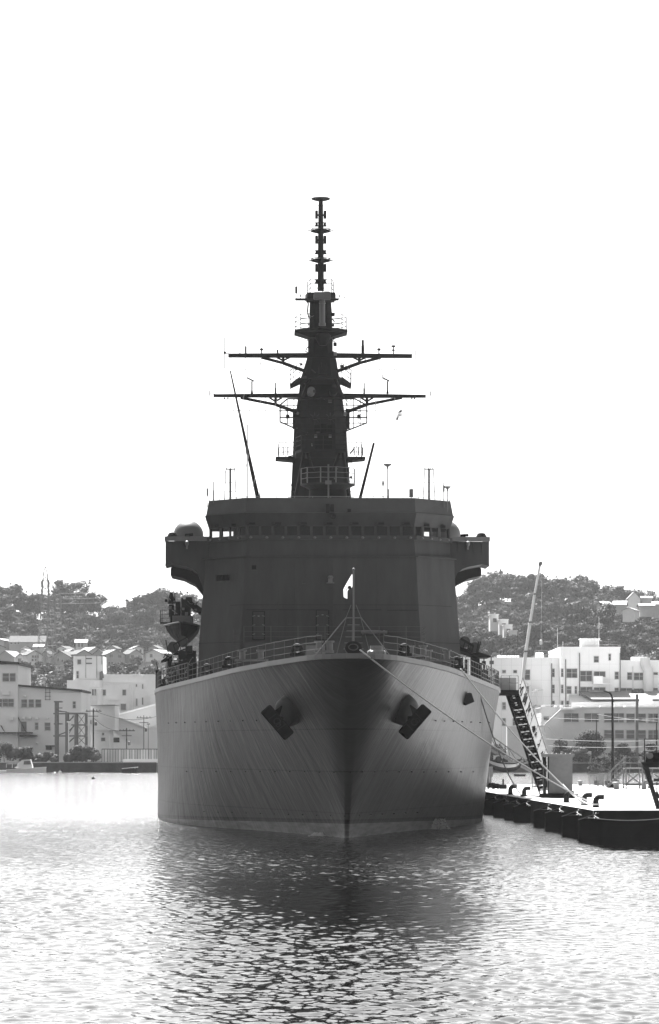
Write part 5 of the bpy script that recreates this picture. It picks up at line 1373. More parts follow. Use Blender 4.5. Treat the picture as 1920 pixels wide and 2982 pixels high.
m.loft([[(a,576.0,P(0,2017,576).z),(a,598,P(0,2017,576).z),(a,598,z1),(a,576.0,z1)],[(b-.4,576.0,z2-.1),(b-.4,598,z2-.1),(b-.4,598,z2),(b-.4,576.0,z2)]]); m.build('wall', WALLG, t)
m = MB(); m.loft([[(a,575.3,z1),(a,599,z1),(a,599,z1+.35),(a,575.3,z1+.35)],[(b,575.3,z2-.1),(b,599,z2-.1),(b,599,z2+.3),(b,575.3,z2+.3)]]); m.build('roof', DARK, t)
windows(w_, wl([(193,242,270,338),(258,303,270,338),(320,368,270,338),(655,678,288,345),(315,342,478,538),(403,450,478,545)]), 576)
m = MB()
for x0, x1, y0, y1 in wl([(212,238,228,248),(203,230,420,446),(255,285,420,446),(325,345,430,447),(420,436,430,446),(328,345,655,668)]): a = P(x0,y1,576); b = P(x1,y0,576); m.box(a.x,b.x,575.3,576,a.z,b.z); m.tube((a.x,575.3,a.z+.2),(b.x,575.2,a.z+.1),.2)
m.build_each('vent_hood', WALLG, w_)
m = MB(); a = P(zc(190),zy(556),576); b = P(zc(238),zy(468),576); m.box(a.x,b.x,575.9,575.99,a.z,b.z); m.build('door', GALV, w_)
m = MB(); a = P(-30,zy(585),576); b = P(zc(295),zy(562),576); m.box(a.x,b.x,573.2,575.98,a.z+.3,b.z); m.box(P(zc(175),0,573).x,P(zc(322),0,573).x,572.8,575.9,P(0,zy(602),573).z,P(0,zy(587),573).z)
m.beam(P(zc(145),zy(400),576), P(zc(235),zy(560),573.5), .12, .12); m.beam(P(-4,zy(470),576), P(zc(40),zy(556),573.5), .12, .12)
m.box(P(zc(405),0,573).x,P(zc(500),0,573).x,573.6,575.9,P(0,zy(692),573).z,P(0,zy(680),573).z); m.build('loading_canopy', DARK, w_)
m = MB(); a = P(zc(412),zy(720),576); b = P(zc(465),zy(690),576); m.box(a.x,b.x,575.85,575.99,a.z,b.z); m.build('shutter', DARK, w_)
m = MB()
for x in (410, 447): m.tube(P(zc(x),zy(275),575.7), P(zc(x),zy(130),575.7), .06)
for y in (205, 240, 270): m.tube(P(zc(402),zy(y),575.6), P(zc(455),zy(y),575.6), .06)
m.build('pipe_frame', GALV, w_)
# external stair tower
ZT = lambda x, y, D=566: P(zc(x), zy(y), D)
base = P(205,0,566); base.z = 1.7
t = thing('stair_tower', base, 'grey steel external stair tower with crossed bracing by the warehouse wing', 'stair tower'); m = MB()
for x0, x1, yt in ((490,515,285),(585,608,385),(667,690,398),(762,774,388)):
    for dd in (0, 3): m.box(P(zc(x0),0,566).x,P(zc(x1),0,566).x,566+dd,566.3+dd,1.6,P(0,zy(yt),566).z)
m.build_each('column', GALV, t); m = MB()
for y, xa, xb in ((395,478,774),(497,640,774),(596,478,774),(487,483,550),(288,483,552)): m.box(P(zc(xa),0,566).x,P(zc(xb),0,566).x,566.05,569.2,P(0,zy(y+6),566).z,P(0,zy(y-6),566).z)
m.build_each('landing', GALV, t); m = MB()
for a, b in (((695,400),(765,495)),((765,400),(695,495)),((695,500),(765,592)),((765,500),(695,592)),((695,600),(765,672)),((765,600),(695,672)),((610,590),(665,500)),((610,490),(662,405))): m.beam(ZT(*a,566.3), ZT(*b,566.3), .1, .1)
m.build_each('brace', GALV, t)
m = MB()
for a, b in (((612,470),(662,420)),((520,590),(600,560)),((612,560),(665,505)),((612,660),(665,610)),((515,345),(560,345)),((515,375),(600,380))): m.beam(ZT(*a,568), ZT(*b,568), .9, .18)
m.build_each('stair_flight', GALV, t)
# white building with tower
t, w_ = block('office_building', 'pale flat-roofed concrete building with a square tower on the left shore', 'building', 299, 480, 1967, 645, 20, WALLP)
m = MB(); 
a = P(195,0,643); b = P(298.5,0,643); r_ = 2.5; zt = P(0,1981,643).z
m.loft([[(a.x,643,z),(b.x-r_,643,z)]+[(b.x-r_+r_*math.sin(R(k*15)),643+r_-r_*math.cos(R(k*15)),z) for k in range(1,7)]+[(b.x,660,z),(a.x,660,z)] for z in (1.2, zt)]); w2 = m.build('wall', WALLP, t)
m = MB(); a = P(213,0,644); b = P(300,0,644); m.box(a.x,b.x,644.5,654,zt-.2,P(0,1911,644).z); w3 = m.build('tower', WALLG, t)
windows(w3, [(226,236,1921,1934),(223,229,1955,1975)], 644.4); windows(w2, [(268,273,2007,2025),(275.5,279,2007,2025)], 642.9, mull=False)
windows(w_, [(294+5.5,303+5,2009,2025),(357,367,2009,2025),(352,367,2050,2068),(397,400,2035,2055),(414,417,2032,2052),(396.5,399,1993,2000),(414.5,417,1993,2006)], 644.9, mull=False)
m = MB()
for k, y in ((250,1908),(282,1908)): m.tube(P(k,1975,644.2), P(k,y,644.2), .06)
for y in (1918, 1932): m.beam(P(250,y,644.2), P(268,y,644.2), .1, .25)
m.tube(P(296,1935,644.3), P(296,1834,644.3), .05); m.tube(P(296,1955,644.3), P(300,1975,644.3), .25); m.box(P(290,0,644).x,P(298,0,644).x,643.9,644.4,P(0,1980,644).z,P(0,1957,644).z)
m.build('roof_mast', GALV, w3)
m = MB(); m.box(P(299,0,644).x,P(384,0,644).x,644.5,644.98,P(0,1991,644).z,P(0,1989,644).z)
for x in (267, 285, 376, 386, 392): m.tube(P(x,2110,644.8 if x > 299 else 642.8), P(x,1995 if x > 299 else 2008,644.8 if x > 299 else 642.8), .09)
m.box(P(265,0,642).x,P(296,0,642).x,642.2,642.98,P(0,2007,642).z,P(0,2004,642).z); m.box(P(315,0,644).x,P(344,0,644).x,644,644.98,P(0,2039,644).z,P(0,2037,644).z); m.build_each('drain_pipe', WALLG, w_)
m = MB(); 
for x0, x1, y0, y1 in ((436,452,2025,2060),(386,400,1963,1967),(410,416,1966,1972)): m.box(P(x0,0,643).x,P(x1,0,643).x,643.5,645.5,P(0,y1,643).z,P(0,y0,643).z)
m.build_each('roof_unit', WALLP, w_)
t, w_ = block('annexe', 'small white panelled annexe with a thin flat roof behind the utility pole', 'building', 233.5, 318, 2058, 600, 12, WALLP, parapet=False)
m = MB(); a = P(232,0,599); b = P(335,0,599); m.loft([[(a.x,598.6,P(0,2057,599).z),(a.x,613,P(0,2057,599).z),(a.x,613,P(0,2055,599).z),(a.x,598.6,P(0,2055,599).z)],[(b.x,598.6,P(0,2054,599).z),(b.x,613,P(0,2054,599).z),(b.x,613,P(0,2052,599).z),(b.x,598.6,P(0,2052,599).z)]]); m.build('roof', ROOFM, t)
m = MB(); m.box(P(250,0,599).x,P(334,0,599).x,599.2,612,P(0,2127,599).z,P(0,2055,599).z); m.build('upper_storey', WALLP, t)
windows(w_, [(256,266,2098,2108),(295,306,2149,2158),(298,303,2135,2141)], 599.1)
# white sloping canopies
def slope_roof(pts, D0, D1, label):
    m = MB(); (x0, y0), (x1, y1) = pts; a = P(x0,y0,D0); b = P(x1,y1,D0); dz = -2.6
    m.loft([[a+Vector((0,0,.12)),b+Vector((0,0,.12)),b+Vector((0,D1-D0,-.2)),a+Vector((0,D1-D0,-.2))],[a-Vector((0,0,.12)),b-Vector((0,0,.12)),b+Vector((0,D1-D0,-.4)),a+Vector((0,D1-D0,-.4))]])
    q = Vector((0,.15,0)); lo1 = Vector(a); lo1.z -= 2.4; lo2 = Vector(b); lo2.z -= 3.6
    m.loft([[a-Vector((0,0,.13))+q,b-Vector((0,0,.13))+q,lo2+q,(a+b)/2+Vector((0,0,-4.6))+q,lo1+q],[a-Vector((0,0,.13))+q*2,b-Vector((0,0,.13))+q*2,lo2+q*2,(a+b)/2+Vector((0,0,-4.6))+q*2,lo1+q*2]])
    o = m.build('canopy_roof', WALLG); tag(o, label, 'canopy')
    m = MB(); m.beam(a-Vector((0,.1,0)), b-Vector((0,.1,0)), .5, .3); m.build('eave', WHITE, o)
slope_roof(((313,2076),(424,2118)), 612, 622, 'pale canopy roof sloping down to the right with a bright edge')
slope_roof(((345,2081),(490,2042)), 626, 634, 'pale canopy roof rising to the right towards the ship\'s hull')
m = MB(); m.box(P(318,0,640).x,P(480,0,640).x,640,641,1,P(0,2125,640).z); o = m.build('garage_row', WALLG); tag(o, 'low grey garage wall under the pale canopies', 'garage')
m = MB(); m.box(P(322,0,640).x,P(348,0,640).x,639.8,639.99,P(0,2162,640).z,P(0,2148,640).z); m.build('shutter', BLACK, o)
# fence of panels, cars behind it
D = 563.; t = thing('panel_fence', (P(377,0,D).x, D, 1.7), 'run of stained white panels fencing the car park left of the hull', 'fence')
rp = random.Random(9)
for k in range(22):
    x0 = 297+k*8.0; m = MB(); m.box(P(x0,0,D).x,P(x0+7.6,0,D).x,D,D+.08,1.9,P(0,2183,D).z); m.build('panel', (WALLP, WALLG, WALLW)[rp.randrange(3)], t)
m = MB()
for k in range(23): x = P(296.8+k*8.0,0,D).x; m.box(x-.04,x+.04,D-.1,D+.0,1.7,P(0,2181,D).z)
m.box(P(297,0,D).x,P(472,0,D).x,D-.12,D-.02,P(0,2183,D).z,P(0,2180.5,D).z); m.build('post', GALV, t)
m = MB(); m.box(P(358,0,557).x,P(468,0,557).x,557,557.4,1.6,P(0,2211,557).z); tag(m.build('kerb_wall', WHITE), 'low white wall in front of the panel fence', 'wall')
def car(u, D, label, f=True):
    b = P(u,0,D); t = thing('parked_car', (b.x,D,1.75), label, 'car', 'cars parked behind the panel fence'); m = MB(); x = b.x
    m.loft([[(x-2.1,D,2.0),(x+2.1,D,2.0),(x+2.1,D+1.7,2.0),(x-2.1,D+1.7,2.0)],[(x-2.15,D,2.6),(x+2.15,D,2.6),(x+2.15,D+1.7,2.6),(x-2.15,D+1.7,2.6)],[(x-1.5,D+.05,2.85),(x+1.9,D+.05,2.75),(x+1.9,D+1.65,2.75),(x-1.5,D+1.65,2.85)]]); m.build('body', STEEL, t)
    m = MB(); m.prism([(x-1.5,2.84),(x-.9,3.3),(x-.4,3.42),(x+.7,3.4),(x+1.2,3.2),(x+1.8,2.76)], D+.12, D+1.58); m.build('cabin', PANE, t)
    m = MB(); m.prism([(x-.95,3.3),(x-.4,3.44),(x+.7,3.42),(x+1.2,3.22),(x+1.15,3.2),(x+.7,3.36),(x-.4,3.37),(x-.9,3.26)], D+.08, D+1.62); m.build('roof_panel', WHITE, t)
    for dx in (-1.35, 1.35): m = MB(); m.tube((x+dx,D-.02,2.05),(x+dx,D+.2,2.05),.32,n=14); m.build('wheel', BLACK, t)
car(334,568,'pale car parked behind the fence, nearest the annexe'); car(371,568,'pale car parked behind the fence, middle one'); car(432,568,'pale car parked behind the fence beside the hull')
# poles
def upole(px, ytop, D, label, arms=True, r=.16, mt=DARK, cat='utility pole'):
    b = P(px,0,D); b.z = 1.7; zt = P(0,ytop,D).z; m = MB(); m.tube(b, (b.x,D,zt), r, r*.7, 8); o = m.build('utility_pole', mt, origin=b); tag(o, label, cat)
    if arms:
        m = MB(); m.box(b.x-1.4,b.x+1.5,D-.1,D+.1,zt-.6,zt-.45); m.box(b.x-.9,b.x+.9,D-.1,D+.1,zt-1.5,zt-1.38); m.build('crossarm', mt, o)
        m = MB(); m.lathe([(0,0),(.25,.05),(.25,.7),(0,.75)], (b.x+.45,D-.1,zt-3.2), 8)
        for dx in (-1.2,-.6,.6,1.2): m.lathe([(0,0),(.08,.02),(.05,.25),(0,.28)], (b.x+dx,D,zt-.45), 6)
        m.build('transformer', GALV, o)
    return b
upole(272,2063,568,'dark utility pole in front of the white annexe')
upole(369,2120,566,'short dark utility pole behind the panel fence', r=.12); upole(419,2083,600,'grey utility pole right of the pale canopies', r=.1, mt=GALV)
upole(1738,2089,562,'leaning dark utility pole among the far shore bushes', arms=False, r=.12); upole(1913,2082,562,'dark utility pole at the right edge of the far shore', arms=False, r=.17)
m = MB(); b = P(200,2175,560); b.z = 1.7; m.tube(b, P(200,2103,560), .09, .07); o = m.build('lamp_post', WHITE, origin=b); tag(o, 'slim white lamp post in front of the stair tower', 'lamp post'); m = MB(); a = P(195,2104,560); m.box(a.x,a.x+.7,559.7,560.3,a.z,a.z+.2); m.build('lamp_head', WHITE, o)
m = MB(); b = P(432,2180,560); b.z = 1.7; m.tube(b, P(432,2110,560), .06, .05); o = m.build('lamp_post', STEEL, origin=b); tag(o, 'thin grey lamp post beside the ship\'s hull on the left shore', 'lamp post'); m = MB(); a = P(428,2110,560); m.box(a.x,a.x+.6,559.8,560.2,a.z,a.z+.15); m.build('lamp_head', STEEL, o)
b = P(1856,0,563); b.z = 1.7; t = thing('floodlight_mast', b, 'thick pale mast topped by a row of floodlights on the far shore', 'floodlight mast')
m = MB(); m.tube(b, P(1856,2022,563), .3, .24, 10); m.build('mast', GALV, t); m = MB(); a = P(1838,2017,563); c_ = P(1876,2012,563); m.beam(a, P(1876,2017,563), .5, .25); m.build('crossbar', GALV, t)
for k in (1842, 1851, 1861, 1871): m = MB(); a = P(k,2014,563); m.box(a.x-.25,a.x+.25,562.5,563.2,a.z-.1,a.z+.35); m.build('floodlight', STEEL, t)
def wire(a, b, sag, r, label, mt=GALV):
    m = MB(); m.path([Vector(a).lerp(Vector(b), k/16)-Vector((0,0,sag*4*(k/16)*(1-k/16))) for k in range(17)], r, 4); tag(m.build('overhead_wire', mt), label, 'wire', 'overhead wires along the far shore')
for x0, y0, x1, y1, D, lb in ((1500,2085,2000,2090,561,'pale overhead wire, highest on the right shore'),(1560,2150,2000,2152,560,'pale overhead wire just above the bushes'),(1560,2170,2000,2168,559,'bright overhead wire crossing the bushes, lowest one'),(1740,2080,2000,2100,561.5,'thin overhead wire sagging right of the leaning pole')):
    wire(P(x0,y0,D), P(x1,y1,D), .5, .045, lb, WFRAME)
wire(P(160,2065,565), P(272,2068,568), .6, .03, 'thin dark wire from the warehouse to the utility pole', DARK); wire(P(272,2068,568), P(460,2085,600), 1.2, .04, 'dark wire running from the utility pole towards the hull', DARK); wire(P(272,2090,568), P(369,2125,566), 1.0, .04, 'lower dark wire sagging between the two dark poles', DARK)
# right: white factory
yx = lambda x: 1400+x/2.962
yz = lambda y: 1900+y/2.962
def wr(l_): return [(yx(a), yx(b), yz(c_), yz(d_)) for a, b, c_, d_ in l_]
t, w_ = block('factory', 'long white flat-roofed factory wing behind the gangway', 'factory', 1330, 1632.5, 1918, 600, 30, WALLW)
windows(w_, wr([(103,125,155,177),(190,217,155,177),(285,312,155,177),(375,425,152,235),(620,637,143,210),(375,415,295,350),(620,637,282,350),(620,637,420,462),(190,215,433,490),(188,215,570,630),(280,310,572,628)]), 600)
m = MB()
for k in range(9): a = P(1449+k*7.2,0,603); m.box(a.x,a.x+.38,603,604,P(0,1917,603).z,P(0,1909,603).z)
for x0 in (1565, 1573, 1580): a = P(x0,0,603); m.lathe([(0,0),(.3,0),(.3,1.0),(.15,1.2),(0,1.2)], (a.x,604,P(0,1917,603).z), 8)
m.build_each('rooftop_unit', WHITE, w_)
m = MB(); a = P(1558,1917,602)
rail('roof_railing', [(P(1558,0,602).x,602,P(0,1917,602).z),(P(1630,0,602).x,602,P(0,1917,602).z)], h=1.5, lines=2, r=.05, step=2.5, pr=.05, mt=GALV, parent=w_)
m = MB()
for x in (615, 735): m.tube(P(yx(x),2160,599.8), P(yx(x),yz(60 if x > 700 else 95),599.8), .1)
m.build_each('drain_pipe', DARK if False else GALV, w_)
m = MB()
for xx in range(1345, 1632, 29): m.box(P(xx,0,600).x-.02,P(xx,0,600).x+.02,599.985,599.999,2,P(0,1919,600).z)
for y in (1937, 1981, 2029): m.box(P(1331,0,600).x,P(1632,0,600).x,599.985,599.999,P(0,y,600).z-.02,P(0,y,600).z+.02)
m.build_each('panel_joint', WALLG, w_)
t, w_ = block('factory', 'taller white factory block with a louvred plant box on its roof', 'factory', 1633, 1807, 1887, 597, 32, WALLW)
windows(w_, wr([(697,713,143,210),(743,833,143,218),(862,960,162,247),(980,1075,167,210),(1160,1190,170,230),(980,1018,35,85),(1107,1122,15,67),(697,713,282,350),(745,782,295,355),(815,830,295,355),(862,962,300,360),(980,1075,305,335),(1160,1190,308,360),(697,713,420,462),(745,783,420,465)]), 597)
m = MB()
for x in (735, 855, 1205): m.tube(P(yx(x)+(.3 if x == 735 else 0),2100,596.8), P(yx(x),yz(5 if x != 735 else 60),596.8), .1)
m.build_each('drain_pipe', GALV, w_)
m = MB(); a = P(yx(970),yz(268),596); b = P(yx(1100),yz(205),596); m.box(a.x,a.x+(b.x-a.x)*.62,594.5,596.9,a.z,b.z); m.box(a.x,b.x+.6,594.5,596.9,a.z-.15,a.z); m.build('balcony', WALLW, w_)
m = MB()
for y in (1934, 1978, 2021): m.box(P(1634,0,597).x,P(1806,0,597).x,596.985,596.999,P(0,y,597).z-.02,P(0,y,597).z+.02)
for xx in (1661,1716,1745,1776): m.box(P(xx,0,597).x-.02,P(xx,0,597).x+.02,596.985,596.999,2,P(0,1889,597).z)
m.build_each('panel_joint', WALLG, w_)
m = MB(); a = P(1694,1886,603); b = P(1746,1862,603); 
for k in range(12): x = a.x+(b.x-a.x)*k/12; m.box(x,x+.18,603,603.2,a.z,b.z)
m.box(a.x,b.x,603.2,607,a.z,b.z-.1); m.box(a.x-.2,b.x+.2,602.8,607.2,b.z,b.z+.18); m.build('plant_enclosure', WALLP, w_)
rail('roof_railing', [(P(1748,0,600).x,600,P(0,1884,600).z),(P(1800,0,600).x,600,P(0,1884,600).z)], h=1.0, lines=2, r=.04, step=1.5, mt=GALV, parent=w_)
m = MB(); m.tube(P(1745,1886,601), P(1745,1795,601), .05); m.tube(P(1740,1864,601), P(1754,1866,601), .05); m.tube(P(1624,1917,601), P(1624,1828,601), .05); m.tube(P(1640,1886,601), P(1640,1868,601), .04); m.build_each('roof_aerial', WFRAME, w_)
t, w_ = block('factory', 'lower white factory wing with a big bent duct at the right edge', 'factory', 1807.5, 2150, 1926, 599, 28, WALLW)
windows(w_, wr([(1268,1305,175,235),(1325,1417,178,237),(1495,1527,175,192),(1210,1305,310,362),(1325,1417,315,360),(1493,1527,310,327),(1600,1680,175,235)]), 599)
m = MB(); pts = [P(yx(x), yz(y), 598.2) for x, y in ((1418,45),(1418,70),(1420,100),(1432,130),(1444,150),(1446,180),(1446,280),(1446,372))]; m.path(pts, [1.0]*8, 12); m.path([P(yx(1425),yz(155),598), P(yx(1425),yz(370),598)], .12); m.build('ventilation_duct', WALLP, w_)
m = MB()
for x0, x1 in ((1310,1370),(1385,1440)): a = P(yx(x0),0,603); b = P(yx(x1),0,603); m.box(a.x,b.x,603,606,P(0,1925,603).z,P(0,1913,603).z); m.box(a.x+.5,b.x-.5,602.6,603,P(0,1921,603).z,P(0,1917,603).z)
m.build_each('rooftop_unit', WALLP, w_)
m = MB()
for y in (1972, 2018): m.box(P(1808,0,599).x,P(2100,0,599).x,598.985,598.999,P(0,y,599).z-.02,P(0,y,599).z+.02)
m.tube(P(yx(1315),yz(360),598.8), P(yx(1315),yz(120),598.8), .08); m.build_each('panel_joint', WALLG, w_)
# gabled shed on top of the low block
D = 590.; a = P(1665,0,D); b = P(2100,0,D); ze = P(0,2037,D).z; zr_ = P(0,2020,D).z; t = thing('gabled_shed', (P(1800,0,D).x, D+6, 12), 'long low shed with a bright metal roof in front of the white factory', 'shed')
m = MB(); m.loft([[(a.x,D,8),(a.x,D+12,8),(a.x,D+12,ze-.6),(a.x,D+7,zr_-.2),(a.x,D,ze-.6)],[(b.x,D,8),(b.x,D+12,8),(b.x,D+12,ze-.1),(b.x,D+7,zr_-.1),(b.x,D,ze-.1)]]); m.build('wall', WALLP, t)
m = MB(); x0 = P(1697,0,D).x; m.loft([[(x0+1.8,D-.5,ze-.05),(x0-.2,D+7,zr_+.4),(x0-.2,D+13,ze),(x0-.2,D+13,ze+.15),(x0-.2,D+7,zr_+.55),(x0+1.8,D-.5,ze+.1)],[(b.x,D-.5,ze-.05),(b.x,D+7,zr_+.4),(b.x,D+13,ze),(b.x,D+13,ze+.15),(b.x,D+7,zr_+.55),(b.x,D-.5,ze+.1)]]); m.build('roof', ROOFM, t)
t, w_ = block('office_building', 'two-storey pale office block with long window rows behind the bushes', 'building', 1577, 2150, 2063, 574, 14, WALLP, parapet=True)
windows(w_, wr([(722,845,527,598),(898,1018,527,598),(1068,1140,527,603),(1150,1236,527,603),(1260,1328,530,605),(1362,1425,530,605),(1448,1530,530,608),(1600,1700,530,608),(545,590,555,583),(1068,1140,672,740),(1162,1235,672,740),(1260,1328,672,745),(1362,1425,672,745),(1448,1530,672,745)]), 574)
rail('roof_railing', [(P(1577,0,575).x,575,P(0,2062,575).z),(P(1990,0,575).x,575,P(0,2062,575).z)], h=.55, lines=1, r=.06, step=2.6, pr=.06, mt=WFRAME, parent=w_)
m = MB()
for x0, x1 in ((528,555),(640,660),(690,712),(870,895),(1030,1055),(1240,1262)): a = P(yx(x0),0,575); b = P(yx(x1),0,575); m.box(a.x,b.x,575.2,576.6,P(0,2064,575).z,P(0,2055,575).z)
a = P(yx(1150),0,576); b = P(yx(1205),0,576); m.box(a.x,b.x,576,578,P(0,2063,576).z,P(0,2046,576).z); a = P(yx(1385),0,584); b = P(yx(1485),0,584); m.box(a.x,b.x,584,587,P(0,2052,584).z,P(0,2032,584).z); m.build_each('rooftop_unit', WALLP, w_)
m = MB(); D = 572
for (x0,y0),(x1,y1) in (((550,632),(700,492)),((590,640),(665,722)),((500,640),(550,640)),((535,710),(560,710))): m.beam(P(yx(x0),yz(y0),D), P(yx(x1),yz(y1),D), 1.0, .35)
m.box(P(yx(700),0,D).x,P(yx(815),0,D).x,572,573.9,P(0,yz(500),D).z,P(0,yz(489),D).z)
for x in (520, 555, 700): m.tube((P(yx(x),0,D).x,D,1.7), P(yx(x),yz(600),D), .08)
base = P(yx(600),0,D); base.z = 1.7; tag(m.build('outside_stairs', WALLP), 'pale outside staircase climbing right to the office block roof', 'stairs')
# fire escape on the factory wing
m = MB(); D = 596.
for y in (325, 345): pass
for (x0,y0),(x1,y1) in (((445,350),(490,320)),((440,490),(480,455)),((440,455),(470,480)),((370,240),(430,290)),((445,430),(480,460))): m.beam(P(yx(x0),yz(y0),D), P(yx(x1),yz(y1),D), .9, .3)
for y in (322, 455): m.box(P(yx(455),0,D).x,P(yx(540),0,D).x,D,D+3.9,P(0,yz(y+2),D).z,P(0,yz(y-2),D).z)
for x in (487, 538): m.box(P(yx(x),0,D).x-.07,P(yx(x),0,D).x+.07,D,D+.15,1.7,P(0,yz(318),D).z)
tag(m.build('fire_escape', WALLG), 'pale steel fire escape on the factory wall behind the crane boom', 'fire escape')
m = MB(); D = 560.; 
for x in (703, 945): m.box(P(yx(x),0,D).x-.25,P(yx(x),0,D).x+.25,D,D+.4,1.7,P(0,yz(852),D).z)
m.box(P(yx(820),0,D).x,P(yx(940),0,D).x,D+.1,D+.3,1.8,P(0,yz(908),D).z); m.beam(P(yx(880),yz(890),D), P(yx(940),yz(860),D), .08, .08); m.beam(P(yx(705),yz(855),D), P(yx(760),yz(880),D), .08, .08)
for k in range(8): x = P(yx(822+k*16.5),0,D).x; m.box(x-.05,x+.05,D,D+.1,1.8,P(0,yz(906),D).z+.05)
tag(m.build('site_gate', WFRAME), 'pale sliding gate between two posts on the far shore right of the shelter box', 'gate')
# telescopic crane boom
D = 571.; b0 = P(1506,2165,D); t = thing('mobile_crane', (b0.x, D+1, 1.7), 'tall pale telescopic crane boom leaning right above the white factory', 'crane')
pts = [(1507,2120),(1519,1993),(1530,1895),(1549,1810),(1561,1730),(1573,1650)]
pts = [(1508,2120),(1521.5,1994),(1532,1897),(1545,1812),(1558,1730),(1573,1646)]
ws = [.72,.62,.52,.44,.38]
for i in range(5):
    m = MB(); m.beam(P(*pts[i],D), P(*pts[i+1],D), ws[i], ws[i]); o = m.build('boom_section', WALLW, t)
    m = MB(); c_ = P(*pts[i+1],D); m.box(c_.x-ws[i]*.62,c_.x+ws[i]*.62,D-.6,D+.6,c_.z-.12,c_.z+.12); m.build('boom_collar', GALV, o)
m = MB(); c_ = P(1573,1646,D); m.beam(c_, c_+Vector((.3,0,.6)), .5, .5); m.tube(c_+Vector((.1,-.3,.3)), c_+Vector((.1,.3,.3)), .35, n=12); m.build('boom_head', GALV, t)
m = MB(); b0 = P(1508,2120,D); m.box(b0.x-2,b0.x+2.2,D-1.2,D+1.4,3.0,b0.z+.3); m.build('superstructure', WALLP, t); m = MB(); m.box(b0.x-4.5,b0.x+5,D-1.3,D+1.5,2.3,3.0); m.build('carrier', WALLP, t)
for dx in (-3.6,-2.3,2.5,3.9): m = MB(); m.tube((b0.x+dx,D-1.45,2.3),(b0.x+dx,D-1.0,2.3),.6,n=16); m.build('wheel', BLACK, t)
m = MB(); m.tube(P(1579,1895,D), P(1579,1845,D), .02); m.lathe([(0,0),(.25,.1),(.25,.8),(.1,1),(0,1)], P(1576,1878,D), 8); m.tube(P(1573,1650,D)+Vector((.4,0,.4)), P(1576,1865,D), .02); m.build('hook_block', WALLW, t)
# ---- houses on the hillside
def house(x0, x1, ye, yp, yb, D, yaw, label, wallm, roofm, dep=9., ridge='y', wins=()):
    a = P(x0,0,D); b = P(x1,0,D); cx_ = (a.x+b.x)/2; zb_ = P(0,yb,D).z; ze = P(0,ye,D).z; zp = P(0,yp,D).z; hw = (b.x-a.x)/2/math.cos(R(yaw))*.86
    t = thing('house', (cx_, D, zb_), label, 'house', 'houses on the left hillside' if x0 < 900 else 'houses on the right hill'); t.rotation_euler = (0,0,R(yaw))
    m = MB(); O = 0.45; s_ = Vector((cx_,D,0))
    def V(x, y, z): return (cx_+x, D+y, z)
    m.loft([[V(-hw,0,zb_-3),V(hw,0,zb_-3),V(hw,0,ze),V(0,0,zp-.1),V(-hw,0,ze)],[V(-hw,dep,zb_-3),V(hw,dep,zb_-3),V(hw,dep,ze),V(0,dep,zp-.1),V(-hw,dep,ze)]] if ridge == 'y' else
           [[V(-hw,0,zb_-3),V(-hw,dep,zb_-3),V(-hw,dep,ze),V(-hw,dep/2,zp-.1),V(-hw,0,ze)],[V(hw,0,zb_-3),V(hw,dep,zb_-3),V(hw,dep,ze),V(hw,dep/2,zp-.1),V(hw,0,ze)]])
    w_ = m.build('wall', wallm, t)
    m = MB(); th = .2
    if ridge == 'y':
        k = (zp-ze)/hw; xo = hw+O; zo = zp-k*xo
        m.loft([[V(-xo,y,zo),V(0,y,zp),V(xo,y,zo),V(xo,y,zo+th),V(0,y,zp+th),V(-xo,y,zo+th)] for y in (-O, dep+O)])
    else:
        k = (zp-ze)/(dep/2); yo = dep/2+O; zo = zp-k*yo
        m.loft([[V(x,dep/2-yo,zo),V(x,dep/2,zp),V(x,dep/2+yo,zo),V(x,dep/2+yo,zo+th),V(x,dep/2,zp+th),V(x,dep/2-yo,zo+th)] for x in (-hw-O, hw+O)])
    m.build('roof', roofm, t)
    for wx0, wx1, wy0, wy1 in wins:
        xa = (wx0-(x0+x1)/2)/F*D; xb = (wx1-(x0+x1)/2)/F*D; za = P(0,wy1,D).z; zb2 = P(0,wy0,D).z
        m = MB(); m.box(cx_+xa-.12,cx_+xb+.12,D-.1,D-.002,za-.12,zb2+.12); f = m.build('window', WFRAME, w_); m = MB(); m.box(cx_+xa,cx_+xb,D-.14,D-.101,za,zb2); m.build('pane', PANE, f)
    return t
D1 = 1150.
house(18,138,1870,1852,1893,1185,-4,'large old house with a long grey tiled roof above the others',WALLD,ROOFT,9,'x',[(30,36,1870,1876),(42,47,1870,1876),(52,56,1869,1876)])
house(-14,46,1914,1896,1930,D1,-20,'dark gabled house at the far left edge with a bright right roof slope',WALLD,ROOFM,9)
house(-30,14,1866,1860,1882,1190,-20,'small bright-roofed house at the far left edge, uppermost',WALLD,ROOFM,7)
house(-30,16,1885,1878,1896,1172,18,'bright-roofed house at the far left edge, second from the top',WALLD,ROOFT,7)
house(48,73,1912,1904,1932,1145,-25,'small white gabled house with three narrow windows',WALLW,ROOFM,7,'y',[(51,54,1918,1927),(55,58,1918,1927),(60,62,1918,1927)])
house(58,80,1895,1891,1906,1160,-15,'little white dormer house above the small gabled one',WALLP,ROOFM,5)
house(78,124,1907,1895,1927,1140,22,'timber-framed gabled house with a bright left roof slope',WALLP,ROOFT,9,'y',[(93,98,1909,1916),(101,105,1909,1916),(108,113,1909,1916),(92,97,1919,1925),(102,106,1919,1925)])
house(97,127,1884,1877,1905,1165,0,'grey box-like house with a bright flat band of roof',WALLD,ROOFM,6,'x')
house(124,141,1903,1896,1926,1146,-10,'narrow house squeezed right of the timber-framed one',WALLD,ROOFT,8)
house(142,212,1914,1897,1936,1142,-28,'wide low house with a broad grey roof sloping right',WALLD,ROOFT,11,'y',[(165,172,1917,1926),(180,186,1921,1928)])
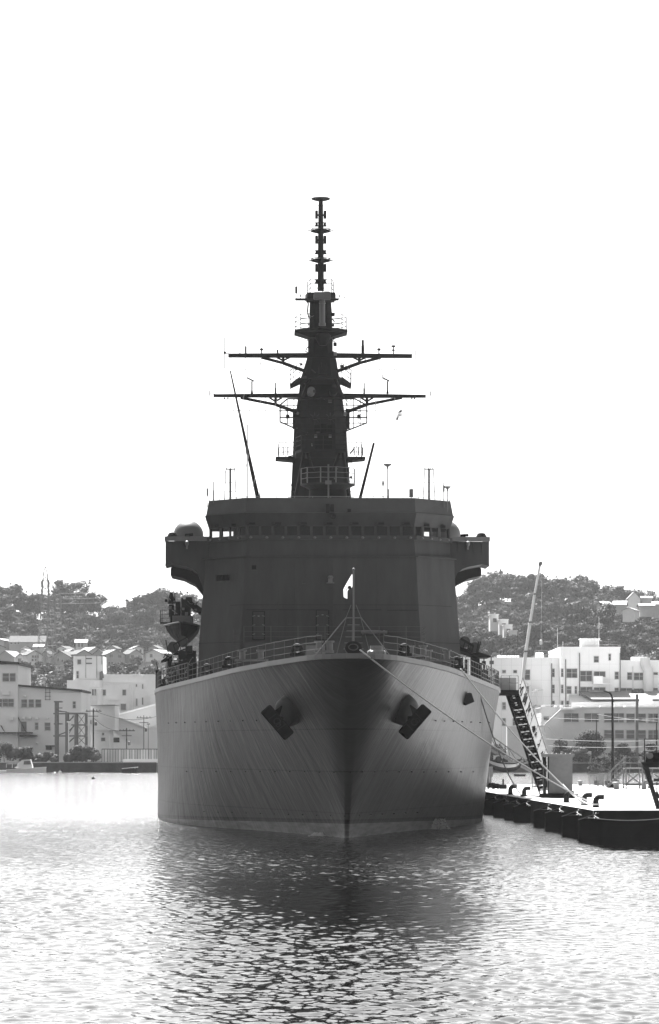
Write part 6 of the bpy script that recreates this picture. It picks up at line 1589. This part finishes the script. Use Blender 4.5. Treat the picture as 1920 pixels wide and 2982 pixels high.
house(218,254,1871,1863,1886,1185,0,'small pavilion house with a bright hipped roof high on the slope',WALLD,ROOFM,6,'x',[(226,234,1873,1884),(236,243,1873,1884)])
house(222,268,1905,1893,1930,1138,24,'gabled house behind the concrete tower, with a bright left slope',WALLD,ROOFT,10)
house(254,303,1899,1885,1912,1165,26,'house with the largest bright roof, above the concrete tower',WALLD,ROOFM,11)
house(270,303,1904,1892,1914,1140,-5,'small dark gabled house with deep eaves below the largest bright roof',WALLD,DARK,5)
house(306,367,1906,1893,1936,1136,24,'wide gabled house with two square windows right of the tower',WALLD,ROOFM,9,'y',[(318,328,1906,1915),(344,355,1906,1915),(314,320,1928,1936),(323,328,1928,1936)])
house(376,415,1904,1892,1932,1138,24,'gabled house with a pale bay window, second from the ship',WALLD,ROOFT,9,'y',[(380,390,1908,1916),(401,407,1908,1917)])
house(420,474,1903,1892,1942,1134,-24,'two-storey gabled house nearest the ship on the hillside',WALLP,ROOFM,9,'y',[(436,444,1905,1914),(430,436,1927,1936),(455,459,1928,1936)])
for x0,x1,ye,yp,yb,D,yaw,lb,wm,rm in ((12,40,1903,1896,1916,1168,15,'small grey-roofed house behind the dark gabled one at the far left',WALLD,ROOFT),(126,160,1893,1886,1905,1172,12,'small house with a tiled roof behind the narrow one',WALLD,ROOFT),
    (160,196,1890,1882,1903,1176,-18,'house with a pale tiled roof behind the wide low one',WALLP,ROOFT),(196,226,1899,1892,1912,1160,20,'little house between the wide low one and the concrete tower',WALLD,ROOFM),
    (312,340,1888,1881,1899,1180,-10,'tiled house peeping over the wide gabled one',WALLD,ROOFT),(366,382,1906,1900,1922,1150,8,'narrow shed between two gabled houses right of the tower',WALLD,ROOFT),(384,420,1889,1882,1902,1178,14,'pale-walled house behind the bay-windowed one',WALLP,ROOFM),
    (430,462,1888,1880,1898,1180,-12,'tiled house behind the two-storey one nearest the ship',WALLD,ROOFT),(66,92,1889,1882,1899,1176,10,'small tiled house below the large old one',WALLP,ROOFT)):
    house(x0,x1,ye,yp,yb,D,yaw,lb,wm,rm,8.,'y',[(x0+8,x0+13,ye+2,yb-3),(x1-13,x1-8,ye+2,yb-3)])
for a in ((1828,1868,1742,1724,1755,1290,0,'large pale gabled house highest on the right hill',WALLP,ROOFM,9,'y'),(1868,1902,1742,1736,1756,1292,0,'low house with a bright roof joined right of the highest one',WALLD,ROOFM,8,'x'),
          (1755,1785,1760,1752,1775,1275,15,'bright-roofed house lowest at the left of the hilltop group',WALLD,ROOFM,8,'x'),(1784,1825,1761,1750,1775,1277,-10,'hipped house in the middle of the hilltop group',WALLD,ROOFM,8,'x'),
          (1812,1850,1777,1770,1790,1262,-20,'small white-gabled house in front of the hilltop group',WALLP,ROOFM,8,'y'),(1860,1910,1764,1758,1775,1270,0,'long low house at the right of the hilltop group',WALLD,ROOFM,8,'x'),(1900,1950,1760,1752,1780,1280,0,'house at the right edge of the hilltop group',WALLD,ROOFM,8,'x')): house(*a)
for x0, x1, y0, y1, D, lb in ((1403,1426,1811,1840,1120,'small pale block on the wooded slope, topmost of the stepped blocks'),(1428,1453,1825,1850,1110,'pale block on the wooded slope, second of the stepped blocks'),(1440,1464,1840,1870,1100,'pale block on the wooded slope, third of the stepped blocks'),(1455,1476,1856,1890,1090,'pale block on the wooded slope, lowest of the stepped blocks')):
    a = P(x0,y1,D); b = P(x1,y0,D); m = MB(); m.box(a.x,b.x,D-60,D-50,a.z-2,b.z); o = m.build('terrace_block', WALLP); tag(o, lb, 'building')
    m = MB(); m.box(a.x-.2,b.x+.2,D-60.2,D-49.8,b.z,b.z+.3); m.build('parapet', WALLP, o); m = MB(); m.box(a.x+1,a.x+2.2,D-60.1,D-60.01,b.z-2.5,b.z-1.2); m.build('window', PANE, o)
# ---- pylons
def pylon(px, ytop, ybase, D, wb_px, label, mt, arms):
    b = P(px,ybase,D); t_ = P(px,ytop,D); m = MB(); hw = wb_px/2/F*D; H_ = t_.z-b.z
    def half(f): return hw*(1-f)**1.15*.9+.6 if f < .62 else (.75+.5*(1-(f-.62)/.3) if f < .92 else .75*(1-f)/.08)
    fr_ = [0,.14,.27,.38,.47,.55,.62,.68,.74,.8,.86,.92,1.]
    for i in range(len(fr_)-1):
        f0, f1 = fr_[i], fr_[i+1]; h0, h1 = half(f0), half(f1) if f1 < 1 else .05; z0, z1 = b.z+H_*f0, b.z+H_*f1
        c0 = [(b.x+sx_*h0, D+sy_*h0, z0) for sx_, sy_ in ((-1,-1),(1,-1),(1,1),(-1,1))]; c1 = [(b.x+sx_*h1, D+sy_*h1, z1) for sx_, sy_ in ((-1,-1),(1,-1),(1,1),(-1,1))]
        for k in range(4): m.tube(c0[k], c1[k], .1 if mt is PYM else .07, n=4); m.tube(c0[k], c1[(k+1) % 4], .04, n=4); m.tube(c0[(k+1) % 4], c1[k], .04, n=4); m.tube(c1[k], c1[(k+1) % 4], .04, n=4)
    o = m.build('pylon', mt); tag(o, label, 'pylon')
    for f in arms:
        m = MB(); z = b.z+H_*f; m.beam((b.x-1.3,D,z), (b.x+1.3,D,z), .25, .25); m.beam((b.x-1.3,D,z), (b.x,D,z+.8), .1, .1); m.beam((b.x+1.3,D,z), (b.x,D,z+1.2), .1, .1)
        for s_ in (-1.2, 1.2): m.lathe([(0,0),(.4,.1),(.3,1.2),(.45,1.3),(.3,2.4),(0,2.5)], (b.x+s_,D,z-2.6), 6)
        m.build('crossarm', mt, o)
PYM = mat('pylon steel', .12, .6)
pylon(132,1650,1935,1100,44,'tallest lattice pylon, dark above the left skyline',PYM,(.7,.78,.86))
pylon(150,1718,1940,1080,30,'slim pale lattice pylon between its two neighbours',STEEL,(.8,.9)); pylon(168,1715,1930,1200,30,'pale lattice pylon, rightmost of the three on the left hill',STEEL,(.82,.91))
for k, (y0, y1) in enumerate(((1728,1722),(1744,1738),(1758,1752))): m = MB(); m.path([P(170+(340-170)*i/10, y0+(y1-y0)*i/10+2*math.sin(i/10*3.14), 1200) for i in range(11)], .05, 4); tag(m.build('power_cable', STEEL), ('topmost', 'middle', 'lowest')[k]+' power cable running right from the pale pylon', 'cable')
# ---- small boats on the left
def boat(u0, u1, D, label, cabin):
    a = P(u0,0,D).x; b = P(u1,0,D).x; m = MB(); Ln = b-a
    def sec(f, bow): wd = 1.1*(1 if f < .6 else (1-(f-.6)/.4)**.6+.02); zt = .75+.25*f if not cabin else .5+.45*f; x = a+Ln*f; return [(x,D-wd,zt),(x,D-wd*.75,-.1),(x,D,-.3),(x,D+wd*.75,-.1),(x,D+wd,zt)]
    m.loft([sec(f, 0) for f in (0,.2,.4,.6,.75,.88,.96,1)][::(1 if cabin else -1)]); 
    if not cabin: pass
    t = m.build('hull', WALLP if cabin else DARK); t.name = 'motor_boat' if cabin else 'dinghy'; ORG[t.name] = ORG['hull.001'] if 'hull.001' in ORG else Vector(t.location); tag(t, label, 'boat')
    m = MB(); m.path([(a+Ln*f, D-1.13*(1 if f < .6 else (1-(f-.6)/.4)**.6+.02), (.78+.25*f if not cabin else .53+.45*f)) for f in (0,.2,.4,.6,.75,.88,.96,1)], .06); m.build('gunwale', WHITE, t)
    if cabin:
        m = MB(); x = a+Ln*.42; m.prism([(x-1.2,.8),(x-1.0,1.6),(x-.2,2.3),(x+1.3,2.4),(x+1.7,1.0),(x+1.7,.8)], D-.8, D+.8); m.build('cabin', WALLP, t)
        m = MB(); m.prism([(x+.1,1.5),(x+.2,2.1),(x+1.2,2.15),(x+1.45,1.5)], D-.86, D-.81); m.build('cabin_window', PANE, t)
        m = MB(); 
        for q in (0, .3, .6): m.tube((a+Ln*q*.5,D-.9,.9), (a+Ln*q*.5,D-.9,1.6), .03)
        m.tube((a,D-.9,1.6), (a+Ln*.3,D-.9,1.6), .03); m.tube((a+Ln*.2,D,.9),(a+Ln*.5,D,1.9),.04); m.build('guard_rail', WHITE, t)
    else:
        m = MB(); m.box(a+Ln*.15,a+Ln*.22,D-.8,D+.8,.55,.62); m.box(a+Ln*.5,a+Ln*.57,D-.85,D+.85,.6,.68); m.box(a+Ln*.3,a+Ln*.85,D-.7,D+.7,.78,.9); m.build('thwart', WALLP, t)
    return t
boat(20, 135, 549, 'white motor boat with a small cabin moored at the left sea wall', True)
boat(356, 402, 545, 'small dark dinghy with a pale rim moored left of the hull', False)
def buoy(px, py, r, label, mt):
    D = CAMZ*F/(py-HY); b = P(px,0,D); m = MB(); m.lathe([(0,-r*.6),(r*.8,-r*.3),(r,.1),(r*.7,r*.9),(r*.15,r*1.1),(r*.12,r*1.6),(0,r*1.6)], (b.x,D,0), 12); tag(m.build('buoy', mt), label, 'buoy')
buoy(175,2250,.3,'small white buoy beside the motor boat', WHITE); buoy(272,2269,.28,'small black buoy alone on open water', BLACK); buoy(160,2238+14,.2,'tiny pale float at the motor boat bow',WHITE)
m = MB(); D = 548.; a = P(-40,0,D).x; b = P(120,0,D).x; m.box(a,b,D+2,D+3.5,.0,.45); tag(m.build('pontoon', WALLG), 'low pale pontoon behind the motor boat', 'pontoon')
# ---- air between here and the hills
hz = MB(); hz.box(-3500, 3500, -400, 4500, -4.2, 140); 
hm = bpy.data.materials.new('haze air'); hm.use_nodes = True; n = hm.node_tree.nodes; l = hm.node_tree.links; n.remove(n['Principled BSDF'])
pv = n.new('ShaderNodeVolumePrincipled'); pv.inputs['Density'].default_value = HAZE; pv.inputs['Color'].default_value = (.95,.95,.95,1); pv.inputs['Anisotropy'].default_value = .0
l.new(pv.outputs[0], n['Material Output'].inputs['Volume'])
ho = hz.build('haze', hm, origin=(0,0,0)); tag(ho, kind='stuff')
for o in bpy.data.objects:
    if o.type == 'MESH' and o.name.startswith('tree'): pass
print('objects', len(bpy.data.objects), 'trees', ntree)
